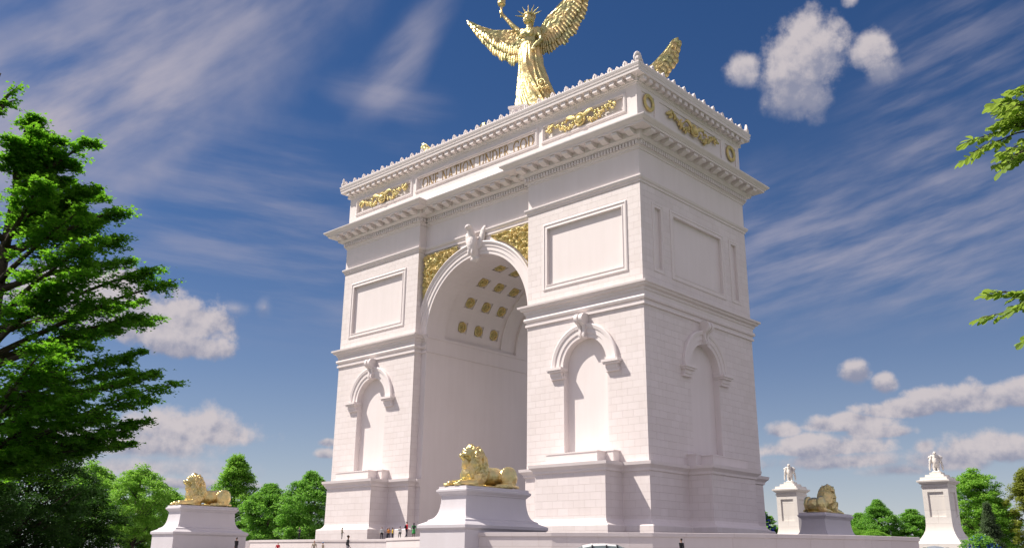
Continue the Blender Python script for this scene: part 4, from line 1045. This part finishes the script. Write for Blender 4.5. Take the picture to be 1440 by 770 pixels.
# ------------------------------------------------------------------ cars
def carpaint(name, c):
    m = simple(name, c, .35, 0, coat=1.0); return m
GLASS = simple('car_glass', (.16, .20, .20), .12, 0, spec=.8); TYRE = cm('tyre_rubber', (.02, .02, .02)); RIM = simple('wheel_rim', (.5, .5, .52), .3, 1.0)
LAMP = simple('lamp_lens', (.7, .7, .68), .1); TAIL = simple('tail_lens', (.35, .01, .01), .2); TRIM = cm('black_trim', (.015, .015, .015), .6)
def car(label, loc, rz, paint, H=1.34):
    o = thing('car', label, 'car', loc, rz, 'cars by the terrace')
    L, W = 4.5, 1.82
    # (x, z) outline of lower body top edge and bottom; stations along the length
    st = [(-2.22, .42, .62, .62), (-2.18, .34, .80, .74), (-1.95, .22, .88, .82), (-1.2, .20, .92, .90), (0, .20, .93, .91), (1.2, .20, .90, .91), (1.75, .22, .80, .86), (2.1, .28, .70, .78), (2.24, .38, .58, .62)]
    b = MB(); n = 10; vs = []
    for x, z0, z1, hw in st:
        zs = [z0, z0+.10, (z0+z1)/2, z1-.08, z1]
        ws = [hw*.90, hw*.99, hw*1.0, hw*.96, hw*.80]
        vs += [(x, -w_, z) for w_, z in zip(ws, zs)]+[(x, w_, z) for w_, z in zip(ws[::-1], zs[::-1])]
    fs = [(i*n+j, i*n+(j+1) % n, (i+1)*n+(j+1) % n, (i+1)*n+j) for i in range(len(st)-1) for j in range(n)]
    fs += [list(range(n)), [(len(st)-1)*n+j for j in range(n)][::-1]]
    b.add(vs, fs); bo_ = b.build('body', paint, o, smooth=True, ang=40)
    # greenhouse
    gs = [(-1.95, .86, .66, .86), (-1.55, 1.16, .60, .80), (-1.0, H-.04, .56, .78), (-.3, H, .56, .78), (.35, H-.05, .55, .78), (1.15, .90, .62, .84)]
    r = MB(); vs = []
    for x, z, wt, wb in gs:
        vs += [(x, -wb, .84), (x, -(wt+.05), z-.13), (x, -wt*.86, z-.02), (x, 0, z+.05), (x, wt*.86, z-.02), (x, wt+.05, z-.13), (x, wb, .84)]
    for i in range(len(gs)-1):
        for j in range(6):
            q = (i*7+j, i*7+j+1, (i+1)*7+j+1, (i+1)*7+j)
            gl = 1 if (j in (0, 5)) or (i in (0, 4)) else 0
            r.add([vs[t] for t in q], [(0, 1, 2, 3)], gl)
    r.build('roof', [paint, GLASS], o, smooth=True, ang=50)
    for s in (-1, 1):
        t = MB()
        for x in (-1.02, -.2, .42):
            t = MB(); t.box(x-.035, x+.035, *sorted((s*.60, s*.815)), .86, H-.09); t.build('window_pillar', TRIM, o)
        m = MB(); m.ball((.86, s*1.0, .95), (.07, .12, .07), 8, 6); m.build('wing_mirror', paint, o, smooth=True)
        hl = MB(); hl.ball((2.08, s*.60, .60), (.14, .17, .08), 10, 6); hl.build('headlight', LAMP, o, smooth=True)
        tl = MB(); tl.ball((-2.14, s*.60, .76), (.09, .17, .08), 10, 6); tl.build('tail_light', TAIL, o, smooth=True)
        for x in (-1.38, 1.38):
            ty = MB()
            ty.tube([(x, s*.70, .32), (x, s*.72, .32), (x, s*.90, .32), (x, s*.92, .32)], [.27, .32, .32, .27], 24); wo = ty.build('wheel', TYRE, o)
            rm = MB(); rm.tube([(x, s*.90, .32), (x, s*.935, .32)], [.21, .19], 16); rm.build('rim', RIM, wo)
    return o
c1 = car('white car whose roof and windows show along the bottom edge before the terrace', (17.3, -30.6, 0), math.radians(42), carpaint('white_paint', (.75, .75, .74)))
c1.scale = (1.3, 1.1, 1.02)
car('grey car whose roof barely shows before the far right pillar', (36.9, -19.4, 0), math.radians(110), carpaint('grey_paint', (.30, .32, .34)), 1.37)
# ------------------------------------------------------------------ trees
def leafmat(name, base, trans, var=.35, rough=.5, tw=.45):
    m = bpy.data.materials.new(name); m.use_nodes = True; nt = m.node_tree; nt.nodes.clear(); L = nt.links.new
    out = nd(nt, 'ShaderNodeOutputMaterial'); tc = nd(nt, 'ShaderNodeTexCoord')
    n = nd(nt, 'ShaderNodeTexNoise', i_Scale=.8, i_Detail=8.0, i_Roughness=.75); L(tc.outputs['Object'], n.inputs['Vector'])
    def mixc(c, k):
        mx = nd(nt, 'ShaderNodeMix', data_type='RGBA'); L(n.outputs['Fac'], mx.inputs[0])
        mx.inputs[6].default_value = (c[0]*(1-k), c[1]*(1-k*.8), c[2]*(1-k), 1); mx.inputs[7].default_value = (min(1, c[0]*(1+k*1.2)), min(1, c[1]*(1+k)), c[2]*(1+k*.6), 1); return mx.outputs[2]
    d = nd(nt, 'ShaderNodeBsdfDiffuse'); L(mixc(base, var), d.inputs[0])
    t = nd(nt, 'ShaderNodeBsdfTranslucent'); L(mixc(trans, var), t.inputs[0])
    g = nd(nt, 'ShaderNodeBsdfGlossy', i_Roughness=rough); g.inputs[0].default_value = (.5, .5, .5, 1)
    m1 = nd(nt, 'ShaderNodeMixShader'); m1.inputs[0].default_value = tw; L(d.outputs[0], m1.inputs[1]); L(t.outputs[0], m1.inputs[2])
    m2 = nd(nt, 'ShaderNodeMixShader'); m2.inputs[0].default_value = .05; L(m1.outputs[0], m2.inputs[1]); L(g.outputs[0], m2.inputs[2])
    L(m2.outputs[0], out.inputs[0]); return m
LF = {'shade': leafmat('leaf_shade_green', (.030, .085, .012), (.06, .17, .02), .4, .5, .3), 'bright': leafmat('leaf_bright', (.20, .39, .06), (.34, .64, .09), .5), 'mid': leafmat('leaf_mid', (.15, .33, .055), (.28, .58, .09), .5),  # first entry: shade of the dense lower left trees put into the leaf colour
      'maple': leafmat('leaf_maple', (.055, .15, .012), (.30, .72, .04), tw=.42), 'grey': leafmat('leaf_grey_green', (.11, .16, .09), (.14, .22, .10), .3),
      'yellow': leafmat('leaf_yellow_green', (.26, .30, .05), (.36, .42, .08)), 'locust': leafmat('leaf_locust', (.17, .26, .05), (.40, .56, .09), .3)}
BARK = simple('bark', (.06, .045, .03), .9, nscale=3.0, bump=.05, bscale=6)
BLUE = cm('blue_petals', (.02, .05, .40))
def crown(seed, H, Rc, zb, ls, nclump, per, flat=.45, shape=1.0, taper=0.0):
    """leaf clumps spread through an uneven crown; returns (leaf MB, wood MB)"""
    rg = random.Random(seed); lf = MB(); wd = MB()
    tr = .018*H+.08
    wd.tube([(0, 0, -.3), (0, 0, zb*.5), (rg.uniform(-.2, .2), rg.uniform(-.2, .2), zb+.15*(H-zb)), (rg.uniform(-.3, .3), rg.uniform(-.3, .3), zb+.6*(H-zb)), (0, 0, H*.93)], [tr*1.3, tr, tr*.8, tr*.4, .03], 8)
    hc = (H-zb)/2; zc = zb+hc
    V = Vector
    for k in range(nclump):
        t = rg.random(); t = t**.9
        z = zb+(H-zb)*t; a = rg.uniform(0, 2*PI)
        prof = math.sin(PI*min(1, max(.02, (t*.92+.08)))**(shape))**.6
        rmax = Rc*prof*(1-taper*t)*(1+.34*noise.noise(V((math.cos(a)*1.4+seed, math.sin(a)*1.4, z*2.2/Rc)))*1.5)
        r = rmax*(rg.random()**.42)
        c = V((r*math.cos(a), r*math.sin(a), z+rg.gauss(0, .03)*H))
        cr = Rc*rg.uniform(.15, .26); out = V((math.cos(a), math.sin(a), .12))
        if k % 6 == 0:
            z0 = max(zb*.7, z-r*.7-.3)
            wd.tube([(0, 0, z0), tuple(c*.5+V((0, 0, z0*.5+ .0))), tuple(c)], [tr*.32, tr*.2, .02], 5)
        for i in range(per):
            d = V((rg.gauss(0, 1), rg.gauss(0, 1), rg.gauss(0, 1))).normalized()*rg.random()**.5*cr
            d.z *= flat
            p = c+d-V((0, 0, .18*cr*(d.x*out.x+d.y*out.y)/max(cr, .01)))
            u = V((rg.gauss(0, 1), rg.gauss(0, 1), rg.gauss(0, .45))).normalized(); n_ = V((rg.gauss(0, .45), rg.gauss(0, .45), 1)).normalized(); v_ = n_.cross(u).normalized()
            s = ls*rg.uniform(.6, 1.25)
            lf.v += [tuple(p-u*s*.5), tuple(p+v_*s*.3), tuple(p+u*s*.5), tuple(p-v_*s*.3)]; q = len(lf.v)-4; lf.f.append([q, q+1, q+2, q+3]); lf.m.append(0)
    return lf, wd
def tree_kind(name, label, cat, seed, H, Rc, zb, ls, ncl, per, mat, loc, group='trees behind the arch', **k):
    o = thing(name, label, cat, loc, 0, group)
    lf, wd = crown(seed, H, Rc, zb, ls, ncl, per, **k)
    wd.build('trunk', BARK, o, smooth=True); lf.build('crown', LF[mat], o)
    return o
A = tree_kind('leafy_tree', 'broad bright green tree left of the left lion pedestal', 'tree', 11, 15.6, 7.2, 2.2, .42, 360, 110, 'bright', (-117, -14, 0))
copy_tree(A, (-104, -10.5, 0), 2.1, (.85, .85, .93), 'rounded green tree right behind the left lion pedestal')
B_ = tree_kind('leafy_tree', 'tall pointed green tree rising right behind the left lion', 'tree', 23, 22.3, 8.0, 2, .50, 440, 110, 'bright', (-138.9, 29, 0), taper=.42, shape=.8)
C_ = tree_kind('leafy_tree', 'rounded dark green tree between the pointed tree and the arch', 'tree', 31, 14.6, 6.6, 1.5, .46, 360, 110, 'mid', (-122, 27.9, 0), shape=.85)
copy_tree(C_, (-108.9, 29.6, 0), 1.3, (.98, .98, 1.14), 'green tree touching the left edge of the arch')
copy_tree(C_, (-157, 56, 0), 4.0, (1.15, 1.15, 1.02), 'distant green tree half hidden between two others left of the arch')
copy_tree(A, (-154.6, 20.8, 0), .7, (1, 1, .92), 'distant green tree showing behind the left lion pedestal')
copy_tree(A, (-150, -30, 0), 3.3, (1.2, 1.2, .92), 'distant green tree low behind the dark left tree')
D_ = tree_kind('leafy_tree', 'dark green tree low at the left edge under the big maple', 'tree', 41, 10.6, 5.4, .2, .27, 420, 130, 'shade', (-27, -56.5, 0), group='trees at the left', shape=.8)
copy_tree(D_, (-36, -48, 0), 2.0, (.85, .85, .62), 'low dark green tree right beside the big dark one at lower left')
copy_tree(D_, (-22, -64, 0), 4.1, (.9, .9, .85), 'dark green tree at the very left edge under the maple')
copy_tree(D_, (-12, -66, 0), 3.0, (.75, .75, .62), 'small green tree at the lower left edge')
E_ = tree_kind('leafy_tree', 'bright green tree right of the tall far right pillar', 'tree', 53, 16.1, 6.3, 1.2, .42, 380, 110, 'bright', (5.5, 97, 0), group='trees at the right', shape=.85)
F_ = tree_kind('small_conifer', 'small grey green conifer before the bright tree at right', 'conifer', 61, 9.8, 2.9, .3, .24, 260, 120, 'grey', (10.0, 87, 0), group='trees at the right', taper=.6, shape=.45, flat=.9)
G_ = tree_kind('leafy_tree', 'narrow yellow green tree at the right edge', 'tree', 67, 15.8, 4.0, .4, .32, 300, 120, 'yellow', (14, 97, 0), group='trees at the right', taper=.3, flat=.8)
copy_tree(E_, (-7, 150, 0), 1.0, (1.1, 1.1, .95), 'green tree behind the yellow green one at the right edge')
for i, (x, y, rz, s, la) in enumerate([(-40.2, 153, .4, (.9, .9, .80), 'leftmost of the three low distant trees between the pillars'), (-32.5, 146, 1.7, (.75, .75, .98), 'pointed middle one of the three distant trees between the pillars'),
      (-26.7, 153, 2.9, (.9, .9, .84), 'distant tree just left of the far right pillar')]):
    copy_tree(C_, (x, y, 0), rz, s, la, group='trees at the right')
for x, y, rz, sc_, la in [(-37, 140, 2.2, (.8, .8, .5), 'low bush like tree filling the gap before the pointed distant tree'), (-31, 138, 3.6, (.7, .7, .46), 'low bright tree before the distant trees, left of the far right pillar'),
      (-46, 160, 5.0, (.9, .9, .62), 'distant tree rising just right of the small lion pedestal')]:
    copy_tree(A, (x, y, 0), rz, sc_, la, group='trees at the right')
copy_tree(B_, (-170, 20, 0), 2.0, (.9, .9, .62), 'distant paler tree behind the left lion pedestal and its neighbours', group='trees behind the arch')
copy_tree(A, (-58, 140, 0), 1.1, (.7, .7, .55), 'low green tree between the arch and the nearer pillar')
copy_tree(A, (-20, 170, 0), 2.6, (1.1, 1.1, .72), 'low distant tree mass just behind the far right pillar')
# shrub with blue flowers
def blue_shrub(label, loc, H, Rc, seed):
    o = thing('flowering_shrub', label, 'shrub', loc, 0, 'blue flowering shrubs')
    lf, wd = crown(seed, H, Rc, .15, .22*H/2.5, 90, 50, flat=.8, shape=.6); wd.build('stem', BARK, o); lf.build('foliage', LF['mid'], o)
    b = MB(); rg = random.Random(seed)
    for k in range(260):
        a = rg.uniform(0, 2*PI); t = rg.uniform(.5, 1.0); r = Rc*math.sin(PI*min(.97, t*.55+.4))*rg.uniform(.4, 1.0); s = H*.032
        b.ball((r*math.cos(a), r*math.sin(a), H*t+rg.gauss(0, .04)*H), (s, s, s*.8), 5, 4)
    b.build('blossoms', BLUE, o)
blue_shrub('tall shrub with deep blue blossoms beside the arch, by the nearer pillar', (-49.5, 118, 0), 11.5, 4.2, 3)
blue_shrub('low shrub with deep blue blossoms at the right edge', (33.5, 2, 0), 2.5, 2.2, 4)
# big maple at the left edge
def maple():
    rg = random.Random(5); V = Vector
    o = thing('maple_tree', 'large near maple filling the left edge with layered leafy boughs', 'tree', (28.6, -77.8, 0))
    rt = V((.728, .685, 0)); hh = V((-.685, .728, 0))
    lf = MB(); wd = MB()
    wd.tube([(0, 0, -.3), (0, 0, 3), (-.1, .05, 7), (0, 0, 11), (.1, 0, 14.4)], [.38, .32, .24, .13, .03], 12)
    wd.tube([(-.1, .05, 9), (-.9, -.8, 12), (-1.2, -1.1, 14.6), (-.9, -.9, 16.2)], [.15, .10, .06, .02], 8)
    tiers = [(.75, 13.9), (1.8, 12.75), (2.9, 12.0), (4.0, 11.15), (4.1, 10.1), (5.1, 9.2), (5.8, 8.65), (4.7, 7.7), (5.0, 6.5), (5.55, 5.85), (6.3, 5.35), (5.5, 4.35), (5.0, 3.85), (4.0, 3.45), (2.8, 3.2), (-.50, 15.8), (-.62, 15.2)]
    br = []
    for r, h in tiers:
        br.append((rg.uniform(-.10, .10), r, h))
        if h > 15: continue
        for s in (-1, 1): br.append((s*rg.uniform(.45, .9), r*rg.uniform(.75, .98), h+rg.uniform(-.4, .4)))
    for k in range(14): br.append((rg.uniform(-1.3, 1.3), rg.uniform(1.2, 3.0), rg.uniform(10.6, 13.3)))
    for k in range(24): br.append((rg.uniform(1.2, 5.1), rg.uniform(3, 5.6), rg.uniform(3.4, 12.2)))
    def leaf(p, s, n_):
        u = V((rg.gauss(0, 1), rg.gauss(0, 1), rg.gauss(0, .3))).normalized(); v_ = n_.cross(u).normalized(); u = v_.cross(n_).normalized()
        o0 = [(-.5, 0), (-.12, .16), (-.18, .46), (.08, .26), (.5, .0), (.08, -.26), (-.18, -.46), (-.12, -.16)]
        b = len(lf.v)
        for a_, c_ in o0: lf.v.append(tuple(p+u*a_*s+v_*c_*s+n_*(abs(c_)*.25*s)))
        lf.f.append([b, b+1, b+2, b+3, b+4]); lf.m.append(0); lf.f.append([b, b+4, b+5, b+6, b+7]); lf.m.append(0)
    for az, r, h in br:
        d = rt*math.cos(az)+hh*math.sin(az)
        z0 = max(2.2, h-.45*r); tip = d*r+V((0, 0, h)); base = V((0, 0, z0)) if h < 15 else V((-1.1, -1.0, 14.4)); side = V((-d.y, d.x, 0))
        pts = []
        for i in range(8):
            t = i/7; pts.append(base+(d*r if h < 15 else d*r-V((-1.1, -1.0, 0)))*t+V((0, 0, (h-base.z)*(1.35*t-.35*t*t)+rg.uniform(-.06, .06))))
        wd.tube(pts, [.10*(1-t_/7)+.012 for t_ in range(8)], 6)
        n_l = 260 if h > 15 else int(560+r*300) if abs(az) < 1.3 else 900
        tw = []
        for k in range(int(10+5*r)):
            t = rg.uniform(.12, .98)**.75; i = min(6, int(t*7)); p = pts[i].lerp(pts[i+1], t*7-i)
            L_ = (.25+.30*r*(1-t)**.8)*rg.uniform(.6, 1.2); s = rg.choice((-1, 1))
            q = p+(d*rg.uniform(.25, .6)+side*s*rg.uniform(.5, 1.0)).normalized()*L_+V((0, 0, rg.uniform(-.25, .12)*L_))
            wd.tube([tuple(p), tuple(p.lerp(q, .5)+V((0, 0, .04))), tuple(q)], [.018, .012, .004], 4); tw.append((p, q))
        tw.append((pts[4], pts[7]+d*.15))
        for k in range(n_l):
            p, q = rg.choice(tw); t = rg.uniform(.15, 1.05); c = p.lerp(q, t)+V((rg.gauss(0, .11), rg.gauss(0, .11), rg.gauss(0, .05)))
            leaf(c, rg.uniform(.08, .20), V((rg.gauss(0, .38), rg.gauss(0, .38), 1)).normalized())
    wd.build('trunk', BARK, o, smooth=True); lf.build('crown', LF['maple'], o)
maple()
# near tree with compound leaves at the right edge
def locust():
    rg = random.Random(9); V = Vector
    o = thing('locust_tree', 'near tree out of frame at right, two sprays of rounded leaflets hanging in', 'tree', (58.35, -75.9, 0))
    rt = V((.728, .685, 0)); hh = V((-.685, .728, 0)); X0 = 6.33
    lf = MB(); wd = MB()
    wd.tube([(0, 0, -.2), (.05, 0, 1.5), (0, .05, 3.2), (-.05, 0, 5.2), (0, 0, 7.5)], [.16, .13, .11, .08, .03], 10)
    def leaflet(p, d, s):
        n_ = V((rg.gauss(0, .5), rg.gauss(0, .5), 1)).normalized(); v_ = n_.cross(d).normalized(); nn = d.cross(v_)
        prof = [(0, 0), (.18, .16), (.5, .27), (.82, .24), (1.0, .06)]
        b = len(lf.v)
        for a_, c_ in prof: lf.v.append(tuple(p+d*a_*s+v_*c_*s+nn*c_*.35*s))
        for a_, c_ in prof[:0:-1]: lf.v.append(tuple(p+d*a_*s-v_*c_*s+nn*c_*.35*s))
        lf.v.append(tuple(p+d*.5*s)); 
        lf.f.append([b, b+1, b+2, b+3, b+4, b+5][:5]+[b+5]); lf.m.append(0); lf.f.append([b, b+5, b+6, b+7, b+8]); lf.m.append(0)
    def frond(p, d, L_):
        n = 4 if L_ < .3 else 5
        end = p+d*L_+V((0, 0, -.10*L_))
        wd.tube([tuple(p), tuple(p.lerp(end, .5)+V((0, 0, .01))), tuple(end)], [.004, .003, .002], 4)
        sd = V((0, 0, 1)).cross(d).normalized()
        for i in range(n):
            t = (i+1)/(n+.3); c = p.lerp(end, t)
            for s in (-1, 1):
                dd = (d*.55+sd*s*1.0+V((0, 0, rg.uniform(-.55, .05)))).normalized(); leaflet(c, dd, rg.uniform(.09, .135))
        leaflet(end, (d+V((0, 0, -.3))).normalized(), .12)
    sprays = [(4.93, 4.58), (5.14, 5.01), (5.01, 4.8), (5.55, 5.35), (5.22, 4.40), (5.45, 5.15), (5.6, 5.0), (5.57, 4.60), (5.35, 4.9), (5.4, 4.55), (4.92, 2.80), (5.10, 3.10), (5.10, 2.84), (5.14, 2.5), (5.33, 3.05), (5.29, 2.75), (5.45, 2.6), (5.5, 2.95), (5.3, 4.98), (5.5, 4.75), (5.7, 4.85), (5.65, 4.5), (5.6, 5.1), (5.35, 5.2)]
    for x, z in sprays:
        hubx, hubz = (X0, 5.3) if z > 4 else (X0, 3.2)
        dep = rg.uniform(-.35, .35)
        b = rt*(x-X0+.05)+hh*dep+V((0, 0, z)); a = V((0, 0, hubz-.4))
        d = (b-a); m1 = a.lerp(b, .6)+V((0, 0, .12))
        wd.tube([tuple(a), tuple(a.lerp(m1, .5)+V((0, 0, .05))), tuple(m1), tuple(b)], [.022, .014, .008, .004], 5)
        for k in range(4):
            t = (.58, .72, .86, .96)[k]; c = m1.lerp(b, (t-.5)*2) if t > .5 else m1
            dd = (d.normalized()+hh*rg.uniform(-.7, .7)+V((0, 0, rg.uniform(-.7, .25)))).normalized(); frond(c-dd*.12, dd, rg.uniform(.20, .30))
    for k in range(60):      # the rest of the crown, outside the picture
        a = rg.uniform(-1.2, 1.2); r = rg.uniform(.6, 2.4); z = rg.uniform(3.2, 7.4)
        b = (rt*math.cos(a)+hh*math.sin(a))*r+V((0, 0, z)); wd.tube([(0, 0, z-.8), tuple(b)], [.02, .005], 5)
        for q in range(4): frond(b*(.7+.1*q)+V((0, 0, z*.3-.1*q*z)), V((rg.gauss(0, 1), rg.gauss(0, 1), rg.gauss(0, .3))).normalized(), .28)
    wd.build('trunk', BARK, o, smooth=True); lf.build('crown', LF['locust'], o)
locust()
